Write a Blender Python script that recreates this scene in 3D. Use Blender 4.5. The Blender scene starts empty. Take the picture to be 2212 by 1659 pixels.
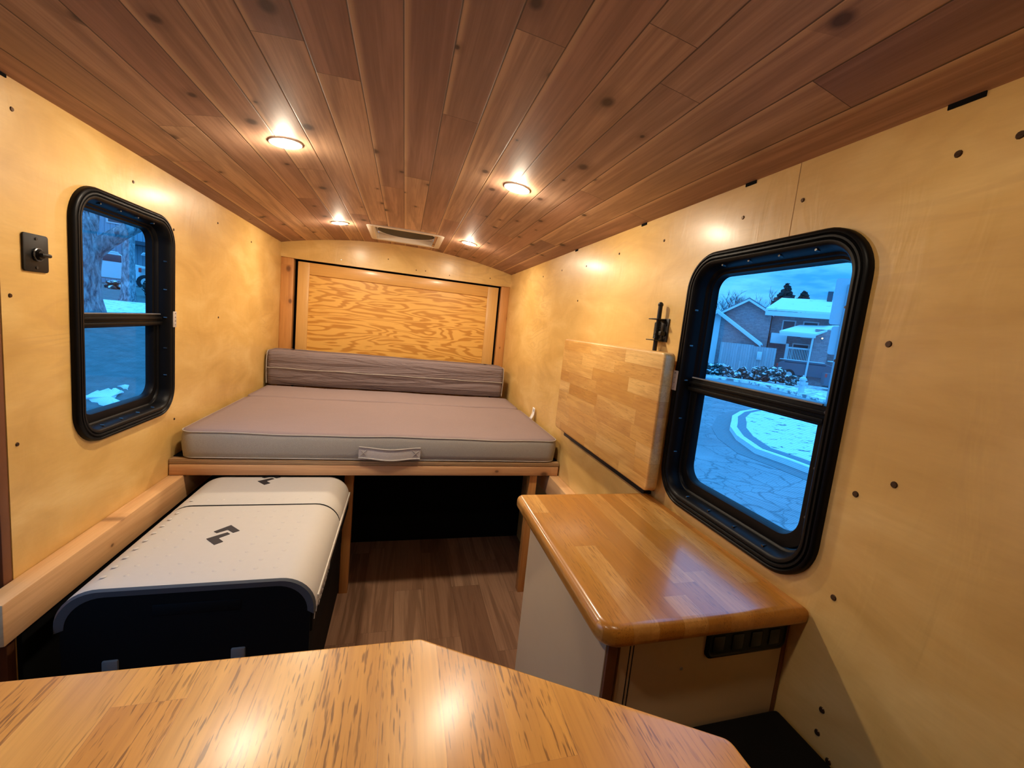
import bpy, bmesh, math, random
from math import pi, sin, cos, radians as R
from mathutils import Vector, Matrix
random.seed(7)
SC = bpy.context.scene
COL = SC.collection

# ------------------------------------------------------------------ camera
W, D = 1.45, 3.046            # inner width, depth of the back panel
HW, HP = 1.557, 1.646         # ceiling height at the walls / at the crown
CX, CZ = 0.7456, 1.1865
yaw, pitch, roll = 0.303264, -0.121999, 0.106848
fw = Vector((sin(yaw)*cos(pitch), cos(yaw)*cos(pitch), sin(pitch)))
rt = fw.cross(Vector((0, 0, 1))).normalized(); up = rt.cross(fw)
r2 = cos(roll)*rt + sin(roll)*up; u2 = -sin(roll)*rt + cos(roll)*up
cam = bpy.data.cameras.new('camera'); camo = bpy.data.objects.new('camera', cam); COL.objects.link(camo)
M4 = Matrix.Identity(4)
for i in range(3):
    M4[i][0] = r2[i]; M4[i][1] = u2[i]; M4[i][2] = -fw[i]
M4[0][3], M4[1][3], M4[2][3] = CX, 0.0, CZ
camo.matrix_world = M4
cam.sensor_width = 36; cam.lens = 923.887*36/2212
cam.shift_x = -45.33/2212; cam.shift_y = -2.0/2212
cam.clip_start = 0.02; cam.clip_end = 400
SC.camera = camo
vs = SC.view_settings
vs.view_transform = 'Standard'; vs.look = 'None'; vs.gamma = 1; vs.use_curve_mapping = False
vs.exposure = 0.0

# ------------------------------------------------------------------ world: dusk sky
wd = bpy.data.worlds.new('dusk_sky'); SC.world = wd; wd.use_nodes = True
nt = wd.node_tree; nt.nodes.clear()
wo = nt.nodes.new('ShaderNodeOutputWorld'); bg = nt.nodes.new('ShaderNodeBackground')
tc = nt.nodes.new('ShaderNodeTexCoord'); mp = nt.nodes.new('ShaderNodeMapping'); mp.inputs['Scale'].default_value = (2.2, 2.2, 9)
nz = nt.nodes.new('ShaderNodeTexNoise'); nz.inputs['Scale'].default_value = 2.6; nz.inputs['Detail'].default_value = 6; nz.inputs['Roughness'].default_value = .6
cr = nt.nodes.new('ShaderNodeValToRGB')
cr.color_ramp.elements[0].position = .36; cr.color_ramp.elements[0].color = (.022, .235, .66, 1)
cr.color_ramp.elements[1].position = .60; cr.color_ramp.elements[1].color = (.085, .44, .95, 1)
L = nt.links.new
L(tc.outputs['Generated'], mp.inputs['Vector']); L(mp.outputs['Vector'], nz.inputs['Vector'])
L(nz.outputs['Fac'], cr.inputs['Fac']); L(cr.outputs['Color'], bg.inputs['Color']); L(bg.outputs[0], wo.inputs[0])
sx = nt.nodes.new('ShaderNodeSeparateXYZ'); L(tc.outputs['Generated'], sx.inputs[0])
mr = nt.nodes.new('ShaderNodeMapRange'); L(sx.outputs[2], mr.inputs[0])
for i_, v_ in enumerate((.12, .65, 1.75, 4.0)): mr.inputs[i_+1].default_value = v_
L(mr.outputs[0], bg.inputs['Strength'])       # overcast dusk: brighter overhead than at the horizon
LAMP_W = 4.5
LAMP_COL = (1.0, .83, .62)

# ------------------------------------------------------------------ material helpers
class G:
    def __init__(s, name):
        s.m = bpy.data.materials.new(name); s.m.use_nodes = True
        s.nt = s.m.node_tree; s.nt.nodes.clear()
        s.out = s.nt.nodes.new('ShaderNodeOutputMaterial')
        s.b = s.nt.nodes.new('ShaderNodeBsdfPrincipled')
        s.nt.links.new(s.b.outputs[0], s.out.inputs[0])
    def n(s, t, **kw):
        x = s.nt.nodes.new(t)
        for k, v in kw.items(): setattr(x, k, v)
        return x
    def l(s, a, b): s.nt.links.new(a, b)
    def put(s, sock, v):
        if isinstance(v, bpy.types.NodeSocket): s.l(v, sock)
        else:
            try: sock.default_value = v
            except Exception: sock.default_value = (*v, 1)
    def coord(s, kind='Object'):
        return s.n('ShaderNodeTexCoord').outputs[kind]
    def map(s, v, scale=(1, 1, 1), loc=(0, 0, 0), rot=(0, 0, 0)):
        m = s.n('ShaderNodeMapping'); s.l(v, m.inputs['Vector'])
        m.inputs['Scale'].default_value = scale; m.inputs['Location'].default_value = loc; m.inputs['Rotation'].default_value = rot
        return m.outputs[0]
    def noise(s, v, sc=5, det=4, rough=.5, dist=0):
        n = s.n('ShaderNodeTexNoise'); s.l(v, n.inputs['Vector'])
        n.inputs['Scale'].default_value = sc; n.inputs['Detail'].default_value = det
        n.inputs['Roughness'].default_value = rough; n.inputs['Distortion'].default_value = dist
        return n.outputs['Fac']
    def vor(s, v, sc=5, feat='F1', rnd=1):
        n = s.n('ShaderNodeTexVoronoi', feature=feat, voronoi_dimensions='2D'); s.l(v, n.inputs['Vector']); n.inputs['Scale'].default_value = sc
        n.inputs['Randomness'].default_value = rnd
        return n
    def m2(s, op, a, b=0.0, c=0.0):
        n = s.n('ShaderNodeMath', operation=op)
        for i, v in enumerate((a, b, c)): s.put(n.inputs[i], v)
        return n.outputs[0]
    def sep(s, v):
        n = s.n('ShaderNodeSeparateXYZ'); s.l(v, n.inputs[0]); return n.outputs
    def comb(s, x, y, z):
        n = s.n('ShaderNodeCombineXYZ')
        for i, v in enumerate((x, y, z)): s.put(n.inputs[i], v)
        return n.outputs[0]
    def wn(s, v):
        n = s.n('ShaderNodeTexWhiteNoise', noise_dimensions='3D'); s.l(v, n.inputs['Vector']); return n.outputs['Value']
    def ramp(s, f, st):
        n = s.n('ShaderNodeValToRGB'); s.put(n.inputs['Fac'], f)
        e = n.color_ramp.elements
        while len(e) > 1: e.remove(e[-1])
        e[0].position = st[0][0]; e[0].color = (*st[0][1], 1)
        for p, c in st[1:]:
            k = e.new(p); k.color = (*c, 1)
        return n.outputs['Color']
    def rng(s, f, a, b, c=0., d=1.):
        n = s.n('ShaderNodeMapRange'); s.put(n.inputs[0], f)
        for i, v in enumerate((a, b, c, d)): n.inputs[i+1].default_value = v
        return n.outputs[0]
    def mix(s, f, a, b, mode='MIX'):
        n = s.n('ShaderNodeMix', data_type='RGBA', blend_type=mode)
        s.put(n.inputs[0], f); s.put(n.inputs[6], a); s.put(n.inputs[7], b)
        return n.outputs[2]
    def fin(s, col=None, rough=.5, metal=0, bump=None, bs=.2, bd=.002, spec=.5, coat=0, coatr=.1, bump_scale=1):
        if col is not None: s.put(s.b.inputs['Base Color'], col)
        s.put(s.b.inputs['Roughness'], rough); s.b.inputs['Metallic'].default_value = metal
        s.b.inputs['Specular IOR Level'].default_value = spec
        s.b.inputs['Coat Weight'].default_value = coat; s.b.inputs['Coat Roughness'].default_value = coatr
        if bump is not None:
            b = s.n('ShaderNodeBump'); b.inputs['Strength'].default_value = bs; b.inputs['Distance'].default_value = bd
            s.l(bump, b.inputs['Height']); s.l(b.outputs[0], s.b.inputs['Normal'])
        return s.m

MC = {}
def plain(name, col, rough=.5, metal=0, var=.12, sc=30, spec=.5, coat=0, bump=0.):
    if name in MC: return MC[name]
    g = G(name); v = g.coord(); f = g.noise(v, sc, 4, .6)
    c = g.mix(f, tuple(x*(1-var) for x in col), tuple(min(1, x*(1+var)) for x in col))
    MC[name] = g.fin(c, rough, metal, bump=f if bump else None, bs=bump, bd=.001, spec=spec, coat=coat)
    return MC[name]

def emis(name, col, st):
    g = G(name); e = g.n('ShaderNodeEmission'); e.inputs[0].default_value = (*col, 1); e.inputs[1].default_value = st
    g.l(e.outputs[0], g.out.inputs[0]); return g.m

def axes(g, v, ax):
    """return (along, across, third) coordinates; ax such as 'yxz'"""
    o = g.sep(v); d = dict(x=o[0], y=o[1], z=o[2])
    return d[ax[0]], d[ax[1]], d[ax[2]]

def mat_birch(name='birch_plywood', ax='yzx', tint=(1, 1, 1)):
    g = G(name); v = g.coord(); a, c, t = axes(g, v, ax)
    q = g.comb(a, c, t)
    mott = g.noise(g.map(q, (1.2, 2.6, 1)), 3.2, 5, .55, .6)
    fine = g.noise(g.map(q, (8, 60, 60)), 3, 3, .6)
    # faint rotary-cut figure
    w = g.noise(g.map(q, (.9, 3.4, 1)), 1.6, 3, .5, .4)
    fig = g.m2('SINE', g.m2('MULTIPLY', w, 95.))
    mask = g.rng(g.noise(q, 1.5, 2), .50, .68)
    t_ = lambda r, gg, b: (r*tint[0], gg*tint[1], b*tint[2])
    col = g.ramp(mott, [(.28, t_(.60, .36, .10)), (.5, t_(.72, .46, .145)), (.72, t_(.82, .57, .215))])
    col = g.mix(g.m2('MULTIPLY', g.rng(fine, .35, .7), .10), col, t_(.45, .27, .10))
    col = g.mix(g.m2('MULTIPLY', g.m2('MULTIPLY', g.rng(fig, .1, .9), mask), .42), col, t_(.56, .33, .12))
    wr = g.noise(g.map(q, (5, 1.5, 1)), 3, 3, .6, 1.2)
    return g.fin(col, .40, bump=wr, bs=.35, bd=.004, coat=.25, coatr=.22)

def mat_boards(name, ax, width, length, off, cols, grain_dark, seam=.0016, seam_col=(.06, .03, .015), knots=True,
               rough=.45, coat=0., coatr=.2, grain=(1.0, 26), pores=0., edge_light=None, bump=.35, streak=.35, board_var=1.0, burl=.0, knotsc=4.2, gs=(.9, 14, 14)):
    """parallel boards with staggered end joints, grain along the first axis"""
    g = G(name); v = g.coord(); a, c, t = axes(g, v, ax)
    k = g.m2('DIVIDE', g.m2('SUBTRACT', c, off), width)
    idx = g.m2('FLOOR', k); fr = g.m2('FRACT', k)
    ro = g.wn(g.comb(idx, 3.1, 7.7))
    kk = g.m2('ADD', g.m2('DIVIDE', a, length), g.m2('MULTIPLY', ro, 7.31))
    jd = g.m2('FLOOR', kk); jf = g.m2('FRACT', kk)
    bid = g.wn(g.comb(idx, jd, 1.7)); bid2 = g.wn(g.comb(idx, jd, 9.2))
    ex = g.m2('MULTIPLY', g.m2('MINIMUM', fr, g.m2('SUBTRACT', 1., fr)), width)
    ey = g.m2('MULTIPLY', g.m2('MINIMUM', jf, g.m2('SUBTRACT', 1., jf)), length)
    sm = g.m2('MAXIMUM', g.m2('LESS_THAN', ex, seam), g.m2('LESS_THAN', ey, seam*.6))
    q = g.comb(g.m2('ADD', a, g.m2('MULTIPLY', bid, 31.)), g.m2('ADD', c, g.m2('MULTIPLY', bid2, 17.)), g.m2('ADD', t, g.m2('MULTIPLY', bid, 5.)))
    n = len(cols)
    col = g.ramp(g.m2('MULTIPLY_ADD', bid, board_var, .5-.5*board_var), [(i/(n-1), x) for i, x in enumerate(cols)])
    big = g.noise(g.map(q, (gs[0], gs[1], gs[2])), grain[0], 4, .55, .5)
    fine = g.noise(g.map(q, (3., 90, 90)), 1.6, 3, .65)
    band = g.m2('SINE', g.m2('MULTIPLY', big, grain[1]))
    col = g.mix(g.m2('MULTIPLY', g.rng(band, .0, 1.), streak), col, grain_dark)
    col = g.mix(g.m2('MULTIPLY', g.rng(fine, .42, .68), .30), col, grain_dark)
    if edge_light:
        el = g.m2('MULTIPLY', g.rng(fr, .16, .06), g.m2('GREATER_THAN', bid2, .45))
        col = g.mix(g.m2('MULTIPLY', el, .65), col, edge_light)
    if knots:
        kn = g.vor(g.map(q, (1.35, 2.0, 0.01)), knotsc); ds = kn.outputs['Distance']
        rnd = g.sep(kn.outputs['Color'])[0]
        r1 = g.m2('MULTIPLY', g.rng(rnd, .58, 1., 0.03, .12), 1.0)
        core = g.m2('SMOOTH_MIN', 1., g.rng(g.m2('DIVIDE', ds, r1), 1.25, .55), .0)
        halo = g.rng(g.m2('DIVIDE', ds, r1), 3.2, 1.0)
        on = g.m2('GREATER_THAN', rnd, .58)
        col = g.mix(g.m2('MULTIPLY', g.m2('MULTIPLY', halo, on), .38), col, grain_dark)
        col = g.mix(g.m2('MULTIPLY', g.m2('MULTIPLY', core, on), .85), col, tuple(x*.35 for x in grain_dark))
    if pores:
        pv = g.noise(g.map(q, (34., 420, 420)), 1., 2, .5)
        pm = g.noise(g.map(q, (3, 22, 22)), 1., 2, .5)
        col = g.mix(g.m2('MULTIPLY', g.m2('MULTIPLY', g.rng(pv, .555, .64), g.rng(pm, .38, .55)), pores), col, tuple(x*.55 for x in grain_dark))
    col = g.mix(g.m2('MULTIPLY', sm, .85), col, seam_col)
    h = g.m2('SUBTRACT', g.m2('MULTIPLY', fine, .25), g.m2('MULTIPLY', g.rng(ex, seam*2.2, 0.), 1.))
    return g.fin(col, rough, bump=h, bs=bump, bd=.003, coat=coat, coatr=coatr)

def mat_figure(name, ax, light, dark, sx=1.3, sz=6.5, turns=30, rough=.42, coat=.3):
    """rotary-cut fir plywood: wide flame contours running along the first axis"""
    g = G(name); v = g.coord(); a, c, t = axes(g, v, ax); q = g.comb(a, c, 0.)
    w = g.noise(g.map(q, (sx, sz, 1)), 1.25, 3.2, .5, .35)
    s_ = g.m2('SINE', g.m2('MULTIPLY', w, turns*2.))
    f = g.rng(s_, -.35, .75)
    jag = g.noise(g.map(q, (10, 70, 1)), 2, 3, .6)
    f2 = g.m2('ADD', f, g.m2('MULTIPLY', g.m2('SUBTRACT', jag, .5), .7))
    col = g.ramp(f2, [(.15, light), (.55, tuple((x*.55+y*.45) for x, y in zip(light, dark))), (.95, dark)])
    big = g.noise(q, 2.2, 2)
    col = g.mix(g.m2('MULTIPLY', g.rng(big, .35, .7), .25), col, tuple(x*.8 for x in light))
    return g.fin(col, rough, coat=coat, coatr=.25, bump=jag, bs=.1)

def mat_fabric(name, col, sc=900, var=.10, wr=0., ax=(1, 1, 1)):
    g = G(name); v = g.coord()
    f = g.noise(v, sc, 2, .5); m = g.noise(v, 6, 4, .6)
    c = g.mix(g.rng(f, .35, .65), tuple(x*(1-var) for x in col), tuple(x*(1+var) for x in col))
    c = g.mix(g.m2('MULTIPLY', g.rng(m, .4, .7), .15), c, tuple(x*.72 for x in col))
    if wr:
        w = g.noise(g.map(v, ax), 5, 4, .55, 1.)
        h = g.m2('ADD', g.m2('MULTIPLY', w, 1.), g.m2('MULTIPLY', f, .03))
        return g.fin(c, .85, bump=h, bs=wr, bd=.012 if wr < .9 else .03, spec=.2)
    return g.fin(c, .85, bump=f, bs=.25, bd=.001, spec=.2)

def mat_glass(name, tint, mirror=1.0):
    g = G(name); g.nt.nodes.remove(g.b)
    tr = g.n('ShaderNodeBsdfTransparent'); tr.inputs[0].default_value = (*tint, 1)
    gl = g.n('ShaderNodeBsdfGlossy'); gl.inputs['Roughness'].default_value = .01; gl.inputs[0].default_value = (.9, .95, 1, 1)
    fr = g.n('ShaderNodeLayerWeight'); fr.inputs[0].default_value = .5
    f = g.m2('MULTIPLY', g.m2('MULTIPLY_ADD', g.m2('POWER', fr.outputs['Facing'], 5.), .45, .022), mirror)
    mx = g.n('ShaderNodeMixShader'); g.l(f, mx.inputs[0]); g.l(tr.outputs[0], mx.inputs[1]); g.l(gl.outputs[0], mx.inputs[2])
    g.l(mx.outputs[0], g.out.inputs[0]); return g.m

def mat_screen(name):
    g = G(name); g.nt.nodes.remove(g.b); v = g.coord()
    o = g.sep(v)
    wz = g.m2('FRACT', g.m2('MULTIPLY', o[2], 300.)); line = g.m2('LESS_THAN', wz, .22)
    tr = g.n('ShaderNodeBsdfTransparent'); df = g.n('ShaderNodeBsdfDiffuse'); df.inputs[0].default_value = (.02, .02, .025, 1)
    mx = g.n('ShaderNodeMixShader'); g.l(g.m2('MULTIPLY_ADD', line, .30, .05), mx.inputs[0]); g.l(tr.outputs[0], mx.inputs[1]); g.l(df.outputs[0], mx.inputs[2])
    g.l(mx.outputs[0], g.out.inputs[0]); return g.m

birchW = mat_birch()
birchX = mat_birch('birch_plywood_end', 'xzy')
cedar = mat_boards('cedar_ceiling_boards', 'yxz', .0828, 1.35, .714, [(.36, .195, .13), (.64, .41, .25), (.42, .225, .15), (.55, .325, .20), (.34, .195, .15), (.68, .45, .28)],
                   (.15, .07, .045), seam=.0011, knots=True, rough=.6, coat=0, edge_light=(.74, .50, .29), grain=(1., 16), streak=.35)
floorM = mat_boards('vinyl_plank_floor', 'yxz', .125, .62, .03, [(.24, .125, .07), (.38, .215, .125), (.30, .16, .09), (.42, .25, .15)], (.13, .06, .03),
                    seam=.0006, seam_col=(.08, .04, .02), knots=False, rough=.45, grain=(1.2, 18), streak=.5, bump=.1)
counterM = mat_boards('butcher_block_counter', 'yxz', .045, .42, 1.06, [(.36, .125, .010), (.56, .235, .028), (.46, .17, .016), (.70, .36, .09), (.52, .205, .022)], (.32, .11, .010),
                      seam=.0002, seam_col=(.35, .16, .04), knots=False, rough=.30, coat=.5, coatr=.14, grain=(1.4, 14), streak=.30, pores=.5, bump=.05, gs=(1.6, 12, 12))
tableM = mat_boards('butcher_block_table', 'yxz', .052, .48, .02, [(.80, .40, .075), (.90, .51, .13), (.84, .43, .09), (.72, .33, .06), (.88, .49, .13)], (.42, .16, .022),
                    seam=.0002, seam_col=(.45, .2, .06), knots=False, rough=.34, coat=.35, coatr=.22, board_var=.55, grain=(1.2, 15), streak=.26, pores=.85, bump=.05, gs=(1.6, 12, 12))
leafM = mat_boards('butcher_block_leaf', 'yzx', .043, .26, .003, [(.60, .30, .06), (.78, .48, .15), (.66, .35, .085), (.82, .54, .20), (.70, .40, .11)], (.40, .16, .03),
                   seam=.0002, seam_col=(.4, .2, .07), knots=False, rough=.4, coat=.2, grain=(1.2, 14), streak=.35, pores=.3, bump=.04, gs=(2.2, 9, 9), burl=1)
pineY = mat_boards('pine_lumber', 'yzx', .5, 9., -.2, [(.70, .42, .19), (.74, .45, .21)], (.50, .25, .10), seam=0, knots=True, rough=.6, grain=(1., 20), streak=.35, bump=.15)
pineX = mat_boards('pine_lumber_cross', 'xzy', .5, 9., -.2, [(.60, .33, .15), (.66, .38, .18)], (.42, .19, .08), seam=0, knots=True, rough=.6, grain=(1., 24), streak=.4, bump=.15)
pineZ = mat_boards('pine_lumber_upright', 'zxy', .5, 9., -.2, [(.56, .25, .06), (.62, .29, .08)], (.38, .13, .025), seam=0, knots=True, rough=.5, coat=.2, grain=(1., 24), streak=.45, bump=.1)
mapleZ = mat_boards('panel_frame_wood', 'zxy', .5, 9., -.2, [(.64, .36, .10), (.68, .39, .12)], (.50, .24, .06), seam=0, knots=False, rough=.42, coat=.3, grain=(1., 10), streak=.2, bump=.05)
mapleX = mat_boards('panel_rail_wood', 'xzy', .5, 9., -.2, [(.62, .32, .08), (.68, .37, .10)], (.48, .22, .05), seam=0, knots=False, rough=.42, coat=.3, grain=(1., 10), streak=.25, bump=.05)
firM = mat_figure('fir_plywood_flame', 'xzy', (.78, .43, .095), (.52, .225, .03), sx=1.0, sz=6., turns=52)
plyEdge = mat_boards('plywood_edge', 'xzy', .0045, 9, .0, [(.60, .40, .20), (.30, .15, .06), (.66, .44, .22)], (.2, .1, .04), seam=.0006, seam_col=(.05, .03, .02), knots=False, rough=.7)
black_pl = plain('black_plastic', (.006, .006, .006), .45, spec=.3)
black_fr = plain('black_window_frame', (.0032, .0032, .0036), .40, spec=.15)
black_mt = plain('black_metal', (.010, .010, .010), .42, metal=0, spec=.5)
black_vn = plain('black_vinyl', (.006, .005, .0045), .8, spec=.12)
dark_void = plain('black_lining_and_shade', (.006, .006, .006), .95, spec=.1)  # black lining, also the painted shade behind the hatch gap
white_pl = plain('white_plastic', (.78, .72, .62), .4, var=.03)
steel = plain('bright_steel', (.75, .74, .70), .25, metal=1, var=.05)
alu = plain('brushed_aluminium', (.62, .62, .62), .4, metal=.8, var=.05)
screwM = plain('dark_screw', (.09, .05, .025), .35, metal=.7, var=.4, sc=400)
creamM = plain('cream_panel_veneer', (.50, .37, .22), .5, var=.06, sc=6)
stainM = plain('stained_hardwood', (.16, .055, .02), .5, var=.2, sc=18)
coolW = plain('cooler_shell_white', (.56, .52, .45), .55, var=.03, sc=60, bump=.08)
coolG = plain('cooler_bezel_grey', (.07, .075, .078), .5, var=.06)
coolK = plain('cooler_body_black', (.0045, .004, .004), .75, var=.1, spec=.12)
coolD = plain('cooler_logo_charcoal', (.020, .020, .024), .5, var=.05)
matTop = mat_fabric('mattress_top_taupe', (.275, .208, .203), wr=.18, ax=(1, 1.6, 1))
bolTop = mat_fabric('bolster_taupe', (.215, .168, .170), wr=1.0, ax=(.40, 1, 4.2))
matSide = mat_fabric('mattress_side_grey', (.36, .335, .295), 500)
piping = plain('mattress_piping', (.42, .38, .33), .7, var=.05)
handleM = mat_fabric('grey_webbing', (.52, .47, .43), 500)
paper = plain('white_tag', (.85, .83, .8), .7, var=.03)
glassM = mat_glass('window_glass', (.90, .96, 1.0))
screenM = mat_screen('insect_screen')

# ------------------------------------------------------------------ mesh helpers
def NB(): return bmesh.new()
def bx(bm, x0, x1, y0, y1, z0, z1, bev=0, seg=2, rot=None, piv=None):
    mat = Matrix.Translation(((x0+x1)/2, (y0+y1)/2, (z0+z1)/2)) @ Matrix.Diagonal((abs(x1-x0), abs(y1-y0), abs(z1-z0), 1))
    r = bmesh.ops.create_cube(bm, size=1, matrix=mat); vs_ = r['verts']
    if bev:
        es = list({e for v in vs_ for e in v.link_edges})
        rb = bmesh.ops.bevel(bm, geom=es, offset=bev, segments=seg, profile=.5, affect='EDGES')
        vs_ = list({v for f in rb['faces'] for v in f.verts} | {v for v in vs_ if v.is_valid})
    if rot is not None:
        bmesh.ops.rotate(bm, verts=vs_, cent=piv or ((x0+x1)/2, (y0+y1)/2, (z0+z1)/2), matrix=rot)
    return vs_
def cyl(bm, p0, p1, r0, r1=None, n=16, caps=True):
    p0 = Vector(p0); p1 = Vector(p1); d = p1-p0; r1 = r0 if r1 is None else r1
    m = Matrix.Translation((p0+p1)/2) @ d.to_track_quat('Z', 'Y').to_matrix().to_4x4()
    return bmesh.ops.create_cone(bm, cap_ends=caps, segments=n, radius1=r0, radius2=r1, depth=d.length, matrix=m)['verts']
def sph(bm, c, r, sc=(1, 1, 1), n=2):
    m = Matrix.Translation(c) @ Matrix.Diagonal((*sc, 1))
    return bmesh.ops.create_icosphere(bm, subdivisions=n, radius=r, matrix=m)['verts']
def prism(bm, pts, fn0, fn1, bev=0, seg=3):
    """polygon pts (2D) extruded between two mappings to 3D"""
    a = [bm.verts.new(fn0(p)) for p in pts]; b = [bm.verts.new(fn1(p)) for p in pts]
    f = [bm.faces.new(a), bm.faces.new(b[::-1])]
    n = len(pts)
    for i in range(n): f.append(bm.faces.new((a[i], a[(i+1) % n], b[(i+1) % n], b[i])))
    bmesh.ops.recalc_face_normals(bm, faces=f)
    if bev:
        es = list({e for x in f[:2] for e in x.edges})
        bmesh.ops.bevel(bm, geom=es, offset=bev, segments=seg, profile=.5, affect='EDGES')
def tube(bm, pts, r, n=8, closed=False):
    rings = []
    P = [Vector(p) for p in pts]; m = len(P)
    for i, p in enumerate(P):
        t = (P[(i+1) % m]-P[i-1]) if closed else (P[min(i+1, m-1)]-P[max(i-1, 0)])
        t.normalize(); ref = Vector((0, 0, 1)) if abs(t.z) < .9 else Vector((1, 0, 0))
        a = t.cross(ref).normalized(); b = t.cross(a)
        rr = r[i] if isinstance(r, (list, tuple)) else r
        rings.append([bm.verts.new(p + rr*(cos(2*pi*k/n)*a + sin(2*pi*k/n)*b)) for k in range(n)])
    for i in range(m if closed else m-1):
        A, B = rings[i], rings[(i+1) % m]
        for k in range(n): bm.faces.new((A[k], A[(k+1) % n], B[(k+1) % n], B[k]))
    if not closed:
        bm.faces.new(rings[0][::-1]); bm.faces.new(rings[-1])
def build(name, bm, mat, parent=None, smooth=True, ang=38, loc=None):
    bmesh.ops.recalc_face_normals(bm, faces=bm.faces)
    me = bpy.data.meshes.new(name)
    if loc is not None: bmesh.ops.translate(bm, verts=bm.verts, vec=-Vector(loc))
    bm.to_mesh(me); bm.free()
    for m in (mat if isinstance(mat, (list, tuple)) else [mat]): me.materials.append(m)
    if smooth:
        for p in me.polygons: p.use_smooth = True
        me.set_sharp_from_angle(angle=R(ang))
    o = bpy.data.objects.new(name, me); COL.objects.link(o)
    if loc is not None: o.location = loc
    if parent is not None:
        o.parent = parent
        if loc is None and parent.name in EMPT:      # meshes are written in world coordinates
            o.matrix_parent_inverse = EMPT[parent.name].inverted()
    return o
EMPT = {}
def tag(o, label=None, cat=None, group=None, kind=None):
    if label: o['label'] = label
    if cat: o['category'] = cat
    if group: o['group'] = group
    if kind: o['kind'] = kind
    return o
def thing(name, loc, label, cat, group=None, rz=0., world=True):
    o = bpy.data.objects.new(name, None); COL.objects.link(o); o.empty_display_size = .1
    o.location = loc; o.rotation_euler = (0, 0, rz)
    if world: EMPT[o.name] = Matrix.Translation(loc) @ Matrix.Rotation(rz, 4, 'Z')
    return tag(o, label, cat, group)
def struct(name, bm, mat, **k):
    o = build(name, bm, mat, **k); o['kind'] = 'structure'; return o
def rrect(w, h, r, n=8, cx=0, cy=0):
    """rounded rectangle outline, half sizes w,h"""
    out = []
    for qx, qy, a0 in ((1, 1, 0), (-1, 1, 90), (-1, -1, 180), (1, -1, 270)):
        for i in range(n+1):
            a = R(a0 + 90*i/n); out.append((cx+qx*(w-r)+r*cos(a), cy+qy*(h-r)+r*sin(a)))
    return out
def sweep(bm, w, h, r, prof, fn, n=8, rmin=.012):
    """profile [(inset, depth)] swept round a rounded rectangle; fn(u, v, depth) -> 3D"""
    rings = []
    for ins, dp in prof:
        rings.append([bm.verts.new(fn(u, v, dp)) for u, v in rrect(w-ins, h-ins, max(r-ins, rmin), n)])
    for A, B in zip(rings, rings[1:]):
        m = len(A)
        for i in range(m): bm.faces.new((A[i], A[(i+1) % m], B[(i+1) % m], B[i]))

def arcz(x): return HW + (HP-HW)*(1-((x-W/2)/(W/2))**2)

# ================================================================== STRUCTURE
YB = -1.15
TH = .035
WY = .743; LY = 1.507; WZ = 1.10; WHW = .2295; WHH = .318      # window centres and half sizes
def wall_with_hole(bm, x0, x1, ya, yb, z0, z1, hy, hz, hw, hh):
    for (a, b, c, d) in ((ya, hy-hw, z0, z1), (hy+hw, yb, z0, z1), (hy-hw, hy+hw, z0, hz-hh), (hy-hw, hy+hw, hz+hh, z1)):
        bx(bm, x0, x1, a, b, c, d)
def screw(parent, x, y, z, s, r=.0045):
    bm = NB(); cyl(bm, (x, y, z), (x-s*.0016, y, z), r, r*.8, 10); bx(bm, x-s*.002, x-s*.0012, y-r*.6, y+r*.6, z-.0007, z+.0007)
    return build('screw', bm, screwM, parent)
bm = NB(); bx(bm, -.3, W+.3, YB-.1, D+.15, -.08, 0); struct('floor', bm, floorM, smooth=False)
# right wall, its plywood seam is a shallow gap between two sheets
bm = NB()
wall_with_hole(bm, W, W+TH, YB, D+.1, 0, HW+.03, WY, WZ, WHW-.0305, WHH-.0305)
wr_ = struct('wall_right', bm, birchW, smooth=False)
bm = NB(); bx(bm, W-.0004, W+.001, .6898, .6912, WZ+WHH-.005, HW); build('seam', bm, plain('wood_filler', (.42, .25, .10), .7), wr_)
for y, z in ((.433, 1.485), (.673, 1.484), (.824, 1.484), (1.129, 1.484), (1.403, 1.484), (1.686, 1.472), (.471, 1.223), (.424, 1.018), (.474, .983), (.475, .804), (.457, .614), (.457, .572), (.432, .545), (1.737, 1.332), (.371, 1.486), (1.98, 1.484), (2.27, 1.48)):
    screw(wr_, W, y, z, 1, .0052 if y < .5 else .0042)
# left wall: starts at the door opening
DY1 = 1.10
bm = NB(); wall_with_hole(bm, -TH, 0, DY1, D+.1, 0, HW+.03, LY, WZ, WHW-.0305, WHH-.0305)
bx(bm, -TH, 0, YB, .32, 0, HW+.03); bx(bm, -TH, 0, .32, DY1, 1.46, HW+.03)
wl_ = struct('wall_left', bm, birchW, smooth=False)
for y, z in ((1.108+.012, 1.145), (1.112+.010, .841), (1.53, 1.477), (1.751, 1.389), (1.753, 1.133), (1.759, .747), (1.131+.01, 1.50), (2.1, 1.48), (2.12, 1.1), (2.5, 1.47)):
    screw(wl_, 0, y, z, -1, .0045)
# back of the room behind the camera
bm = NB(); bx(bm, -.1, W+.1, YB-.03, YB, 0, HP+.05); struct('wall_rear', bm, birchX, smooth=False)
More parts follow.
